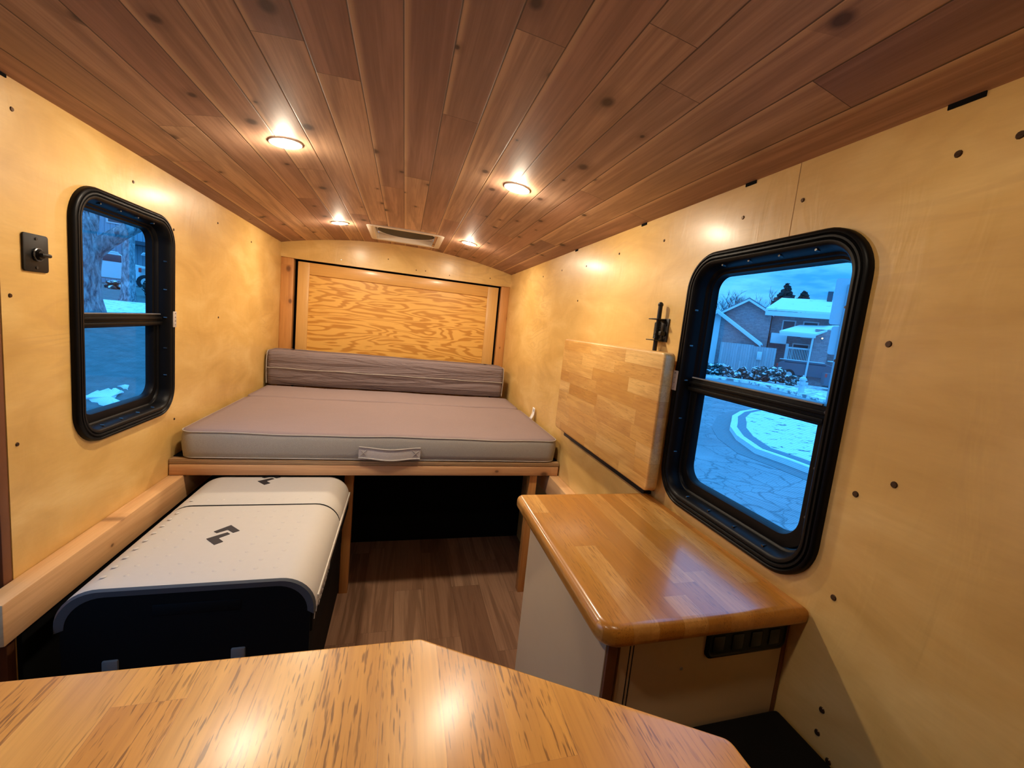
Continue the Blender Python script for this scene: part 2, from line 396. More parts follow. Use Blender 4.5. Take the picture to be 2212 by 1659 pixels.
# ceiling arch
bm = NB(); xs = [.714+.0828*k/3 for k in range(-30, 30)]; xs = sorted({-.04, W+.04} | {x for x in xs if -.03 < x < W+.03})
for ya, yb, in ((YB-.02, D+.1),):
    lo = [[bm.verts.new((x, y, arcz(min(max(x, 0), W)) if 0 <= x <= W else HW-.002)) for x in xs] for y in (ya, 2.47, 2.90, yb)]
    hi = [[bm.verts.new((x, y, HP+.05)) for x in xs] for y in (ya, yb)]
    hx = [i for i, x in enumerate(xs)]
    for j in range(3):
        for i in range(len(xs)-1):
            if j == 1 and xs[i] > .545 and xs[i+1] < .905: continue
            bm.faces.new((lo[j][i], lo[j][i+1], lo[j+1][i+1], lo[j+1][i]))
ceil = struct('ceiling', bm, cedar, ang=60)
bm = NB(); bx(bm, -.06, W+.06, YB-.05, 2.44, HP+.02, HP+.06); bx(bm, -.06, W+.06, 2.95, D+.12, HP+.02, HP+.06)
bx(bm, -.06, .50, 2.44, 2.95, HP+.02, HP+.06); bx(bm, .95, W+.06, 2.44, 2.95, HP+.02, HP+.06)
bx(bm, -.06, -.036, YB-.05, D+.12, HW-.02, HP+.06); bx(bm, W+.036, W+.06, YB-.05, D+.12, HW-.02, HP+.06)
build('roof_skin', bm, alu, ceil, smooth=False)
# dark gaps where the boards stop short of the wall sheet
bm = NB()
for s, (a, b) in ((0, (1.06, 1.13)), (1, (.415, .457)), (1, (.80, .83)), (1, (1.24, 1.27)), (1, (1.80, 1.83))):
    x = .0006 if s == 0 else W-.0006
    bx(bm, x-.0012, x+.0012, a, b, HW-.0065, HW+.002)
build('shadow_gap', bm, dark_void, ceil)

# far end: valance, posts, dark gap and the framed hatch
bm = NB()
n = 40; top = [(W*i/n, arcz(W*i/n)+.004) for i in range(n+1)]
pts = top[::-1] + [(0, 1.472), (.072, 1.470), (.072, 1.469), (W-.062, 1.469), (W-.062, 1.472), (W, 1.472)]
prism(bm, pts, lambda p: (p[0], D-.012, p[1]), lambda p: (p[0], D+.004, p[1]))
fw_ = struct('wall_far', bm, birchX, smooth=False)
bm = NB(); bx(bm, -.02, W+.02, D+.055, D+.09, 0, HP+.02); build('gap_shade_backing', bm, dark_void, fw_)  # black sheet painted in as the shade inside the hatch gap
for x, z in ((.34, 1.50), (.62, 1.545), (.80, 1.50), (.86, 1.503), (1.02, 1.497), (1.30, 1.515)):
    bm = NB(); cyl(bm, (x, D-.0115, z), (x, D-.0135, z), .004, .003, 8); build('screw', bm, screwM if x > .4 else steel, fw_)
for i, (a, b) in enumerate(((0, .070), (W-.060, W))):
    bm = NB(); bx(bm, a, b, D-.004, D+.05, .55, 1.472, .002); o = struct('trim_%d' % (i+1), bm, pineZ)
ht = thing('hatch_panel', (.73, D+.02, .6), 'orange framed plywood panel with swirling grain, closing the far wall behind the bed', 'panel')
bm = NB(); bx(bm, .15, 1.30, D+.012, D+.026, .60, 1.40); build('plywood_field', bm, firM, ht)
for a, b in ((.093, .158), (1.296, 1.371)):
    bm = NB(); bx(bm, a, b, D+.002, D+.03, .60, 1.457, .0015); build('stile', bm, mapleZ, ht)
bm = NB(); bx(bm, .158, 1.296, D+.002, D+.03, 1.384, 1.457, .0015); build('rail', bm, mapleX, ht)

# storage partition below the bed
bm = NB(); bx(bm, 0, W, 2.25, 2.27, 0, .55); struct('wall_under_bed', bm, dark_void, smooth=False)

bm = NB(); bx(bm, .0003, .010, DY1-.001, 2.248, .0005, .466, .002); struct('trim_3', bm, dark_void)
# door opening in the left wall (mostly outside the frame)
bm = NB()
for a, b, c, d in ((DY1-.022, DY1, 0, 1.46), (.32, .342, 0, 1.46), (.32, DY1, 1.44, 1.46)): bx(bm, -.06, -.001, a, b, c, d, .002)
dr = struct('door_1', bm, stainM)
bm = NB(); sweep(bm, .36, .71, .05, [(0, -.045), (0, -.03), (.10, -.03), (.105, -.045)], lambda u, v, d: (d, .71+u, .72+v)); bx(bm, -.05, -.032, .40, 1.02, .02, .55)
build('door_leaf', bm, black_pl, dr)
bm = NB(); bx(bm, -.042, -.040, .42, 1.0, .55, 1.36); build('door_glass', bm, glassM, dr)

# ================================================================== WINDOWS
def window(nm, s, x0, cy, extra):
    """s=+1: outward is +x"""
    fn = lambda u, v, d: (x0 - s*d, cy+u, WZ+v)       # depth positive = into the room
    bm = NB()
    prof = [(0, 0), (.0005, .009), (.004, .013), (.008, .0135), (.0105, .010), (.013, .0135), (.0165, .0135), (.019, .0095), (.0215, .0125), (.026, .0125), (.030, .008),
            (.034, -.004), (.037, -.018), (.041, -.020), (.043, -.028), (.048, -.030), (.0495, -.040), (.052, -.046)]
    sweep(bm, WHW, WHH, .088, prof, fn, 12)
    # outer flange outside
    sweep(bm, WHW, WHH, .088, [(.052, -.046), (.01, -.046), (.01, -.036)], fn, 12)
    o = build(nm, bm, black_fr, ang=50); o['kind'] = 'structure'
    zr = (1.073, 1.110)                                # meeting rail
    bm = NB(); bx(bm, x0+s*.010, x0+s*.050, cy-.186, cy+.186, zr[0], zr[1], .003)
    bx(bm, x0+s*.004, x0+s*.012, cy-.188, cy+.188, zr[0]+.004, zr[0]+.014, .002); bx(bm, x0+s*.006, x0+s*.012, cy-.188, cy+.188, zr[0]+.020, zr[0]+.028, .002)
    build('meeting_rail', bm, black_fr, o)
    bm = NB(); bx(bm, x0+s*.007, x0+s*.011, cy-.180, cy+.180, zr[1]-.0005, zr[1]+.0025); build('rail_lip', bm, plain('dull_grey_lip', (.20, .22, .25), .35, metal=.4), o)
    # lower sash frame: straight top, round bottom corners
    def lower(ins, d):
        w = .178-ins; zb = WZ-WHH+.054+ins; zt = zr[0]+.002-ins*.1; r = max(.055-ins, .02); out = []
        for i in range(9):
            a = R(180+90*i/8); out.append((cy-(w-r)+r*cos(a), zb+r+r*sin(a)))
        for i in range(9):
            a = R(270+90*i/8); out.append((cy+(w-r)+r*cos(a), zb+r+r*sin(a)))
        out += [(cy+w, zt), (cy-w, zt)]
        return [(x0+s*d, y, z) for y, z in out]
    bm = NB(); rings = [[bm.verts.new(p) for p in lower(i, d)] for i, d in ((-.015, .022), (.0, .020), (.010, .020), (.013, .026), (.015, .040))]
    for A, B in zip(rings, rings[1:]):
        m = len(A)
        for i in range(m): bm.faces.new((A[i], A[(i+1) % m], B[(i+1) % m], B[i]))
    build('lower_sash', bm, black_fr, o)
    bm = NB(); bm.faces.new([bm.verts.new(p) for p in lower(.010, .030)]); g1 = build('screen', bm, screenM, o, smooth=False)
    bm = NB(); bm.faces.new([bm.verts.new(p) for p in lower(.008, .036)]); build('pane', bm, glassM, o, smooth=False)
    def upper(ins, d):
        w = .180-ins; zt = WZ+WHH-.050-ins; zb = zr[1]-.002; r = .055; out = []
        for i in range(9):
            a = R(90*i/8); out.append((cy+(w-r)+r*cos(a), zt-r+r*sin(a)))
        for i in range(9):
            a = R(90+90*i/8); out.append((cy-(w-r)+r*cos(a), zt-r+r*sin(a)))
        out += [(cy-w, zb), (cy+w, zb)]
        return [(x0+s*d, y, z) for y, z in out]
    bm = NB(); bm.faces.new([bm.verts.new(p) for p in upper(-.001, .044)]); build('pane', bm, glassM, o, smooth=False)
    # clamp screws round the ring
    for (u, v) in [(-.196, z) for z in (-.19, -.10, .0, .09, .18)] + [(.196, z) for z in (-.19, -.10, .0, .09, .18)] + [(y, -.285) for y in (-.12, -.04, .04, .12)] + [(y, .285) for y in (-.12, -.04, .04, .12)]:
        bm = NB(); cyl(bm, (x0+s*.0055, cy+u, WZ+v), (x0-s*.0035, cy+u, WZ+v), .0032, .0026, 8); build('clamp_screw', bm, plain('frame_screw', (.08, .08, .08), .25, metal=.8), o)
    zl = extra
    bm = NB(); yy = cy+WHW-.012; bx(bm, x0-s*.0145, x0-s*.012, yy-.006, yy+.014, WZ-.030, WZ+.022, .0008)
    lb = build('clip_plate', bm, plain('pale_clip', (.50, .45, .42), .45, var=.05), o); lb['label'] = 'pale grey clip plate with four studs'
    for k in range(4):
        bm = NB(); sph(bm, (x0-s*.0150, yy+.004, WZ-.022+k*.0125), .0022, n=1); build('stud', bm, steel, lb)
    return o
window('window_1', 1, W, WY, 1); window('window_2', -1, 0, LY, 0)

# ================================================================== CEILING LIGHTS
def puck(x, y, label, pw=1.):
    z = arcz(x); sl = math.atan(-(HP-HW)*2*(x-W/2)/(W/2)**2)
    t = thing('ceiling_light', (x, y, z), label, 'light', 'round downlights recessed in the board ceiling')
    bm = NB(); prof = [(.041, .000), (.041, .003), (.036, .0045), (.031, .003), (.030, .0015)]
    rg = [[bm.verts.new((x+r*cos(2*pi*k/32), y+r*sin(2*pi*k/32), z-h-.0004-(r*cos(2*pi*k/32))*-math.tan(sl))) for k in range(32)] for r, h in prof]
    for A, B in zip(rg, rg[1:]):
        for k in range(32): bm.faces.new((A[k], A[(k+1) % 32], B[(k+1) % 32], B[k]))
    build('trim_ring', bm, white_pl, t)
    bm = NB(); c = bm.verts.new((x, y, z-.0058)); rr = [[bm.verts.new((x+r*cos(2*pi*k/24), y+r*sin(2*pi*k/24), z-h+(r*cos(2*pi*k/24))*math.tan(sl))) for k in range(24)] for r, h in ((.031, .0022), (.024, .0046), (.012, .0055))]
    for A, B in zip(rr, rr[1:]):
        for k in range(24): bm.faces.new((A[k], A[(k+1) % 24], B[(k+1) % 24], B[k]))
    for k in range(24): bm.faces.new((rr[2][k], rr[2][(k+1) % 24], c))
    build('diffuser', bm, glow, t)
    la = bpy.data.lights.new('lamp', 'AREA'); la.shape = 'DISK'; la.size = .056; la.energy = LAMP_W*pw; la.color = LAMP_COL
    lo = bpy.data.objects.new('lamp', la); COL.objects.link(lo); lo.location = (0, 0, -.0085); lo.parent = t
    pa = bpy.data.lights.new('bulb', 'POINT'); pa.shadow_soft_size = .011; pa.energy = LAMP_W*.42*pw; pa.color = LAMP_COL
    po = bpy.data.objects.new('bulb', pa); COL.objects.link(po); po.location = (0, 0, -.021); po.parent = t
glow = emis('lamp_diffuser', (1, .85, .62), 60)
puck(.400, 1.418, 'large-looking round downlight on the left, nearest the camera')
puck(1.059, 1.391, 'round downlight on the right, nearest the camera')
puck(.397, 2.488, 'round downlight left of the square roof vent')
puck(1.060, 2.464, 'round downlight right of the square roof vent')

puck(.400, .335, 'added unseen round downlight brightening the left of the front table', .16)  # unseen dim pair, added to brighten the front table
puck(1.059, .325, 'added unseen round downlight brightening the right of the front table', .16)

# ================================================================== ROOF VENT
vt = thing('roof_vent', (.725, 2.68, HP), 'off-white square roof vent with a dark round opening', 'vent')
vcx, vcy = .725, 2.685
bm = NB(); sweep(bm, .203, .222, .022, [(0, -.006), (0, .004), (.003, .006), (.030, .006), (.034, .003), (.036, -.060)], lambda u, v, d: (vcx+u, vcy+v, HP-.002-d - .04*(u*u)*0), 6)
build('garnish_frame', bm, white_pl, vt)
bm = NB(); N = 48
sq = rrect(.168, .188, .02, 11); ci = [(.150*cos(2*pi*k/N + pi/96), .150*sin(2*pi*k/N + pi/96)) for k in range(N)]
A = [bm.verts.new((vcx+u, vcy+v, HP+.034)) for u, v in sq]; B = [bm.verts.new((vcx+u*1.07, vcy+v*1.07, HP+.014)) for u, v in ci]; C_ = [bm.verts.new((vcx+u*1.05, vcy+v*1.05, HP+.030)) for u, v in ci]
for k in range(N):
    bm.faces.new((A[k], A[(k+1) % N], B[(k+1) % N], B[k])); bm.faces.new((B[k], B[(k+1) % N], C_[(k+1) % N], C_[k]))
build('shroud', bm, white_pl, vt)
bm = NB(); cyl(bm, (vcx, vcy, HP+.0165), (vcx, vcy, HP+.022), .158, n=48); build('fan_screen', bm, plain('blue_black_mesh', (.008, .015, .024), .6), vt)
bm = NB(); cyl(bm, (vcx+.15, vcy+.14, HP+.02), (vcx+.15, vcy+.14, HP+.05), .007, n=12); build('crank_knob', bm, white_pl, vt)
for a, b in ((-.17, -.205), (.17, -.205), (-.17, .205), (.17, .205)):
    bm = NB(); cyl(bm, (vcx+a, vcy+b, HP-.0075), (vcx+a, vcy+b, HP-.0095), .004, n=10); build('screw', bm, steel, vt)

# ================================================================== BED
YF = 1.715
bed = thing('bed_platform', (W/2, 2.3, 0), 'wall-to-wall raised timber bed base below the taupe mattress', 'bed')
bm = NB(); bx(bm, .003, W-.006, YF+.002, D-.01, .597, .615, .001); build('deck', bm, plyEdge, bed)
bm = NB(); bx(bm, .003, W-.008, YF, YF+.04, .557, .5965, .003); build('front_rail', bm, pineX, bed)
for x, dy in ((1.318, .012), (.556, .10)):
    bm = NB(); bx(bm, x, x+.034, YF+dy, YF+dy+.038, 0, .557, .002); build('leg', bm, pineZ, bed)
bm = NB(); bx(bm, .004, W-.006, YF+.03, D-.06, .6155, .6185); tag(build('bed_mat', bm, dark_void), 'thin black mat peeking out at both corners under the mattress', 'mat')
for x0, x1, y0, nm in ((.0005, .046, 1.005, 'left'), (W-.046, W-.0005, 1.06, 'right')):
    bm = NB(); bx(bm, x0, x1, y0, 2.24, .468, .5565, .003)
    tag(build('wall_beam', bm, pineY), 'pale pine beam screwed along the left wall beside the cooler' if nm == 'left' else 'short visible pine beam on the right wall behind the counter', 'beam')

def softbox(bm, x0, x1, y0, y1, z0, z1, r, nx, ny, disp, rp=None):
    """soft block: subdivided superellipse-like cushion"""
    nz = 6
    def P(u, v, w):
        return Vector((x0+(x1-x0)*u, y0+(y1-y0)*v, z0+(z1-z0)*w))
    bxs = bx(bm, x0, x1, y0, y1, z0, z1, r, 4)
    return bxs
# mattress: lower two sections flat, last section folded up as the bolster
mt = thing('mattress', (W/2, 2.2, .6185), 'taupe fold-out foam mattress with pale grey sides and a front handle', 'mattress')
def cushion(name, x0, x1, y0, y1, z0, z1, rc, mats, parent, crown=.004, sagf=None, splitz=None, wob=0., ripple=0., seed=0):
    """rounded-corner block; faces below top edge take the side material"""
    rnd = random.Random(seed)
    bm = NB(); hw, hd = (x1-x0)/2, (y1-y0)/2; cx, cy = (x0+x1)/2, (y0+y1)/2
    prof = []
    H = z1-z0
    def outline(ins, n=10, m=24):
        w, h = hw-ins, hd-ins; r = max(rc-ins, .006); out = []
        for qx, qy, a0 in ((1, 1, 0), (-1, 1, 90), (-1, -1, 180), (1, -1, 270)):
            arc = []
            for i in range(n+1):
                a = R(a0+90*i/n); arc.append((qx*(w-r)+r*cos(a), qy*(h-r)+r*sin(a)))
            out += arc
            nx = {0: (-(w-r), h), 90: (-w, -(h-r)), 180: (w-r, -h), 270: (w, h-r)}[a0]
            p = arc[-1]
            for k in range(1, m): out.append((p[0]+(nx[0]-p[0])*k/m, p[1]+(nx[1]-p[1])*k/m))
        return out
    rings = []
    lv = [(.006, 0.), (.001, .004), (-.002, .25*H), (-.004, .5*H), (-.003, .75*H), (.0, H-.006), (.004, H), (.03, H+crown*.4), (.12, H+crown)]
    for ins, z in lv:
        ring = []
        for (u, v) in outline(ins):
            dz = 0
            if z > .5*H: dz = wob*(sin(u*9+seed)+.6*sin(u*23+1.3)) * (z/H)
            du = 0
            ring.append(bm.verts.new((cx+u, cy+v+ripple*sin(u*31+z*70)*(0 if z < .1*H else 1)*.3, z0+z+dz)))
        rings.append(ring)
    for j, (A, B) in enumerate(zip(rings, rings[1:])):
        m = len(A)
        for i in range(m):
            f = bm.faces.new((A[i], A[(i+1) % m], B[(i+1) % m], B[i])); f.material_index = 0 if j >= 5 else 1
    f = bm.faces.new(rings[-1]); f.material_index = 0; f2 = bm.faces.new(rings[0][::-1]); f2.material_index = 1
    tri = bmesh.ops.triangulate(bm, faces=[f])
    o = build(name, bm, mats, parent, ang=60)
    return o, outline
ms = [matTop, matSide]
o1, ol = cushion('front_section', .028, 1.428, YF+.002, 2.398, .6190, .7175, .045, ms, mt, crown=.005, wob=.0016, seed=1)
o2, ol2 = cushion('middle_section', .022, 1.426, 2.412, 2.745, .6190, .718, .02, ms, mt, crown=.003, wob=.0012, seed=2)
def pipe(name, x0, x1, y0, y1, rc, z, r, parent, wob=0., seed=1):
    bm = NB(); out = rrect((x1-x0)/2, (y1-y0)/2, rc, 8, (x0+x1)/2, (y0+y1)/2); pts = []
    for i in range(len(out)):
        a = Vector(out[i]); b = Vector(out[(i+1) % len(out)]); m = max(1, int((b-a).length/.04))
        for k in range(m):
            p = a.lerp(b, k/m); u = p.x-(x0+x1)/2
            pts.append((p.x, p.y, z + wob*(sin(u*9+seed)+.6*sin(u*23+1.3))))
    tube(bm, pts, r, 6, True); return build(name, bm, piping, parent)
pipe('piping', .0272, 1.4288, YF+.0012, 2.405, .045, .7130, .0022, mt, .0016, 1)
pipe('piping', .030, 1.426, YF+.004, 2.405, .045, .6215, .0022, mt)
# bolster
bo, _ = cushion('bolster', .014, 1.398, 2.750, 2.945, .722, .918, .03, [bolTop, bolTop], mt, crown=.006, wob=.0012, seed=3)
for z in (.820,):
    bm = NB(); tube(bm, [(x/40*1.372+.020, 2.7445, z+.0015*sin(x*.7)) for x in range(41)], .0022, 6); build('piping', bm, piping, mt)
for x, sgn in ((.0155, -1), (1.3965, 1)):
    bm = NB(); tube(bm, [(x, 2.756, .728), (x+sgn*.002, 2.753, .80), (x+sgn*.002, 2.753, .86), (x, 2.758, .906), (x, 2.775, .915), (x, 2.92, .915)], .0024, 6); build('piping', bm, piping, mt)
# handle
hx0, hx1, hz0, hz1 = .612, .842, .631, .674
bm = NB(); nn = 26; gr = []
for i in range(nn+1):
    t = i/nn; x = hx0+(hx1-hx0)*t; s = sin(pi*t)**2; dz = -.007*s; y = YF-.006-.008*s
    gr.append([bm.verts.new((x, yy, z)) for yy, z in ((y, hz0+dz), (y-.003, (hz0+hz1)/2+dz), (y, hz1+dz), (y+.004, (hz0+hz1)/2+dz))])
for A, B in zip(gr, gr[1:]):
    for k in range(4): bm.faces.new((A[k], A[(k+1) % 4], B[(k+1) % 4], B[k]))
bm.faces.new(gr[0]); bm.faces.new(gr[-1][::-1])
hd = build('handle', bm, handleM, mt)
for z in (hz0, hz1):
    bm = NB(); tube(bm, [(hx0+(hx1-hx0)*i/nn, YF-.008-.008*sin(pi*i/nn)**2, z-.007*sin(pi*i/nn)**2) for i in range(nn+1)], .0030, 6); build('piping', bm, piping, hd)
for x in (hx0+.018, hx1-.018):
    bm = NB()
    for s in (-1, 1): tube(bm, [(x-.012, YF-.0105, .652+s*.012), (x+.012, YF-.0105, .652-s*.012)], .0011, 5)
    build('cross_stitch', bm, piping, hd)
# care tag
bm = NB(); pr = [(1.424, .716), (1.430, .728), (1.437, .745), (1.4385, .765), (1.4385, .779)]; a = [bm.verts.new((x, 2.13, z)) for x, z in pr]; b = [bm.verts.new((x, 2.17, z)) for x, z in pr]
for i in range(4): bm.faces.new((a[i], a[i+1], b[i+1], b[i]))
tg = build('care_tag', bm, paper, mt); tg['label'] = 'white fabric care tag'
sd = tg.modifiers.new('s', 'SOLIDIFY'); sd.thickness = .0006
bm = NB()
for z in (.758, .763, .770): bx(bm, 1.4372, 1.4378, 2.137, 2.155, z, z+.002)
build('tag_print', bm, coolD, tg)

# ================================================================== COOLER
CXL, CXR, CY0, CY1, CT = .090, .587, 1.055, 1.775, .550
ck = thing('portable_cooler', (.34, 1.4, 0), 'grey-white lidded portable cooler with black body pushed partly under the bed', 'cooler')
def dome(ins, top, rc=.078, bot=.465, n=10, x0=CXL, x1=CXR):
    """open profile over the lid from lower left to lower right"""
    a0, a1, zt = x0+ins, x1-ins, top-ins; r = rc-ins*.5; out = [(a0, bot)]
    for i in range(n+1):
        a = R(180-90*i/n); out.append((a0+r+r*cos(a), zt-r+r*sin(a)))
    for i in range(n+1):
        a = R(90-90*i/n); out.append((a1-r+r*cos(a), zt-r+r*sin(a)))
    return out + [(a1, bot)]
def lid(name, y0, y1, r0, r1):
    """lid shell with slightly rolled ends"""
    bm = NB(); st = []
    ys = [(y0, r0), (y0+.004, r0*.45), (y0+.012, 0.), (y1-.012, 0.), (y1-.004, r1*.45), (y1, r1)]
    if r1 > .02:
        ys = [(y0, r0), (y0+.004, r0*.4), (y0+.01, 0)] + [(y1-.07+.07*sin(R(a)), r1*(1-cos(R(a)))) for a in range(0, 91, 10)]
    for y, i in ys: st.append([bm.verts.new((x, y, z)) for x, z in dome(i, CT)])
    for A, B in zip(st, st[1:]):
        for k in range(len(A)-1): bm.faces.new((A[k], A[k+1], B[k+1], B[k]))
    bm.faces.new(st[0]); bm.faces.new(st[-1][::-1])
    for A in (st,):
        bm.faces.new([q[0] for q in A]+[q[-1] for q in A][::-1])
    return build(name, bm, coolW, ck, ang=30)
ld1 = lid('front_lid', CY0, 1.474, .0015, .003)
ld2 = lid('rear_lid', 1.4765, CY1, .003, .045)
bm = NB(); prism(bm, dome(.0016, CT), lambda p: (p[0], 1.4705, p[1]), lambda p: (p[0], 1.4800, p[1])); build('lid_seam_strip', bm, coolK, ck)  # thin black strip that darkens the seam between the lids
ld1['label'] = 'front half lid with raised dots and charcoal emblem'
# dots
def dots(parent, ys, xs_, skip):
    for j, y in enumerate(ys):
        for i, x in enumerate(xs_):
            if skip(i, j): continue
            bm = NB(); cyl(bm, (x, y, CT-.0002), (x, y, CT+.0007), .0058, .0042, 10); build('raised_dot', bm, coolW, parent)
xsd = [.150+.042*i for i in range(9)]
dots(ld1, [1.100+.0405*j for j in range(9)], xsd, lambda i, j: (2 < i < 6 and 1 < j < 7))
dots(ld2, [1.515], xsd, lambda i, j: False)
LA = [(.287, 1.297), (.316, 1.333), (.348, 1.298), (.336, 1.287), (.317, 1.306), (.297, 1.288)]
LB = [(.286, 1.257), (.320, 1.290), (.329, 1.280), (.312, 1.254), (.328, 1.238), (.319, 1.224)]
LB = [(.2845, 1.257), (.3215, 1.290), (.3310, 1.280), (.3115, 1.2585), (.3290, 1.2385), (.3145, 1.223)]
for dy, par in ((0, ld1), (.418, ld2)):
    bm = NB()
    for P_ in (LA, LB): prism(bm, P_, lambda p: (p[0], p[1]+dy, CT-.002), lambda p: (p[0], p[1]+dy, CT+.0012))
    e = build('emblem', bm, coolD, par); 
# bezel at the front
bm = NB()
o_ = dome(.0, CT-.001, bot=.455); i_ = dome(.018, CT-.001, bot=.455); i_[0] = (CXL+.001, .455); i_[-1] = (CXR-.001, .455)
A = [bm.verts.new((x, CY0-.001, z)) for x, z in o_]; B = [bm.verts.new((x, CY0-.007, z)) for x, z in dome(.004, CT-.001, bot=.455)]; C_ = [bm.verts.new((x, CY0-.004, z)) for x, z in i_]; D_ = [bm.verts.new((x, CY0+.02, z)) for x, z in i_]
for X, Y_ in ((A, B), (B, C_), (C_, D_)):
    for k in range(len(X)-1): bm.faces.new((X[k], X[k+1], Y_[k+1], Y_[k]))
build('bezel', bm, coolG, ck)
# body
bm = NB(); bx(bm, .115, .560, CY0+.014, CY1-.01, .045, .43, .006)
bx(bm, CXL+.006, CXR-.006, CY0+.003, CY1-.006, .40, .4655, .004)
bd = build('body', bm, coolK, ck)
bm = NB(); pts = dome(.012, CT-.001, bot=.03); prism(bm, pts, lambda p: (p[0], CY0-.003, p[1]), lambda p: (p[0], CY0+.012, p[1])); build('front_panel', bm, coolK, ck)
bm = NB(); bx(bm, .26, .43, CY0-.005, CY0+.006, .478, .505, .003); build('recess_grip', bm, coolK, ck)
for x in (.172, .412):
    bm = NB(); bx(bm, x, x+.029, CY0-.008, CY0+.006, .325, .383, .003); bx(bm, x+.008, x+.022, CY0-.011, CY0-.006, .33, .362, .002)
    tag(build('latch', bm, plain('grey_latch', (.16, .155, .14), .45), ck), 'grey latch')
for x in (.15, .50):
    for y in (CY0+.06, CY1-.08):
        bm = NB(); cyl(bm, (x, y, 0), (x, y, .047), .022, n=16); build('foot', bm, black_pl, ck)
# side strip below the lid, and side lettering that is too oblique to read: blocky strokes
bm = NB(); bx(bm, CXR-.004, CXR+.002, CY0+.02, CY1-.05, .476, .487, .001); build('side_trim', bm, coolW, ck)
bm = NB(); xs_ = CXR+.0005-.006
def stroke(y0, z0, y1, z1, w=.005):
    d = Vector((y1-y0, z1-z0)).normalized(); nrm = Vector((-d.y, d.x))*w/2
    q = [(y0+nrm.x, z0+nrm.y), (y1+nrm.x, z1+nrm.y), (y1-nrm.x, z1-nrm.y), (y0-nrm.x, z0-nrm.y)]
    prism(bm, q, lambda p: (xs_, p[0], p[1]), lambda p: (xs_+.0012, p[0], p[1]))
z0, z1 = .428, .452
yb = CY0+.012
for seg in (((0, 0), (.012, 1)), ((.012, 1), (.020, .35)), ((.024, .1), (.036, .9)), ((.036, .9), (.042, .3))): stroke(yb+seg[0][0], z0+(z1-z0)*seg[0][1], yb+seg[1][0], z0+(z1-z0)*seg[1][1], .006)
yb += .056
shapes = [[((0, 0), (0, 1)), ((0, 1), (.6, 1)), ((.6, 1), (.6, .5)), ((.6, .5), (0, .5)), ((0, 0), (.7, 0)), ((.7, 0), (.6, .5))], [((0, 0), (0, 1)), ((0, 1), (.7, 1)), ((.7, 1), (.7, 0)), ((.7, 0), (0, 0))], [((0, 1), (0, 0)), ((0, 0), (.7, 0)), ((.7, 0), (.7, 1))],
          [((.7, 1), (0, 1)), ((0, 1), (0, 0)), ((0, 0), (.7, 0)), ((.7, 0), (.7, .5))], [((.7, 1), (0, 1)), ((0, 1), (0, 0)), ((0, 0), (.7, 0)), ((0, .5), (.6, .5))], [((0, 0), (0, 1)), ((0, 1), (.6, 1)), ((.6, 1), (.6, .5)), ((.6, .5), (0, .5)), ((.2, .5), (.7, 0))], [((0, 1), (.35, 0)), ((.35, 0), (.7, 1))]]
for sh in shapes:
    for (a, b) in sh: stroke(yb+a[0]*.026, z0+(z1-z0)*a[1], yb+b[0]*.026, z0+(z1-z0)*b[1])
    yb += .026
build('side_lettering', bm, plain('lettering_grey', (.42, .39, .37), .5), bd)

# ================================================================== COUNTER CABINET
CBX, CBY0, CBY1, CTZ = 1.053, .508, 1.026, .763
cb = thing('base_cabinet', (1.26, .77, 0), 'low cabinet with a cream side panel under the amber butcher-block counter', 'cabinet')
def rounded_poly(pts, rad, n=8):
    out = []
    m = len(pts)
    for i, (p, r) in enumerate(zip(pts, rad)):
        if r <= 0: out.append(p); continue
        P = Vector(p); a = (Vector(pts[i-1])-P).normalized(); b = (Vector(pts[(i+1) % m])-P).normalized()
        ang = a.angle(b); d = r/math.tan(ang/2); c = P+(a+b).normalized()*r/sin(ang/2)
        s = P+a*d; e = P+b*d; v0 = s-c; v1 = e-c; tot = v0.angle_signed(v1)
        for k in range(n+1):
            t = -tot*k/n; q = Vector((v0.x*cos(t)-v0.y*sin(t), v0.x*sin(t)+v0.y*cos(t))); out.append((c.x+q.x, c.y+q.y))
    return out
pts = rounded_poly([(CBX, CBY0), (W-.0015, CBY0), (W-.0015, CBY1), (CBX, CBY1)], [.034, 0, 0, .018])
bm = NB(); prism(bm, pts, lambda p: (p[0], p[1], CTZ-.036), lambda p: (p[0], p[1], CTZ), .014, 6)
tag(build('countertop', bm, counterM, ang=50), 'glossy amber butcher-block countertop with rounded nosing below the right window', 'countertop')
CX0 = 1.078; FY = .537; CYB = .955
bm = NB(); bx(bm, CX0, CX0+.012, FY+.001, CYB, 0, CTZ-.0365, .001); build('side_panel', bm, creamM, cb)
bm = NB(); bx(bm, CX0+.002, CX0+.020, FY-.004, FY+.020, 0, CTZ-.037, .002); build('corner_post', bm, stainM, cb)
bm = NB(); bx(bm, CX0+.0262, W-.012, FY, FY+.014, .02, CTZ-.0375, .001)
for x in (CX0+.040, CX0+.046): pass
fp = build('front_panel', bm, creamM, cb)
for x, zz in ((CX0+.043, .50), (CX0+.049, .53)):
    bm = NB(); bx(bm, x, x+.0014, FY-.0006, FY+.002, zz, CTZ-.038); build('groove', bm, dark_void, fp)
bm = NB(); bx(bm, CX0+.012, W-.002, CYB-.012, CYB, 0, CTZ-.0375); bx(bm, CX0+.012, W-.002, FY+.02, CYB-.012, .02, .035); bx(bm, W-.011, W-.002, FY, CYB-.012, 0, CTZ-.0375); build('carcass', bm, stainM, cb)
bm = NB(); sweep(bm, .086, .0265, .005, [(0, 0), (0, .004), (.004, .006), (.006, .004)], lambda u, v, d: (1.3525+u, FY-d, .695+v), 4)
pf = build('outlet_bezel', bm, black_pl, cb)
bm = NB(); bx(bm, 1.271, 1.434, FY-.004, FY+.001, .672, .718); op = build('outlet_face', bm, black_pl, cb); op['label'] = 'black socket and switch plate'
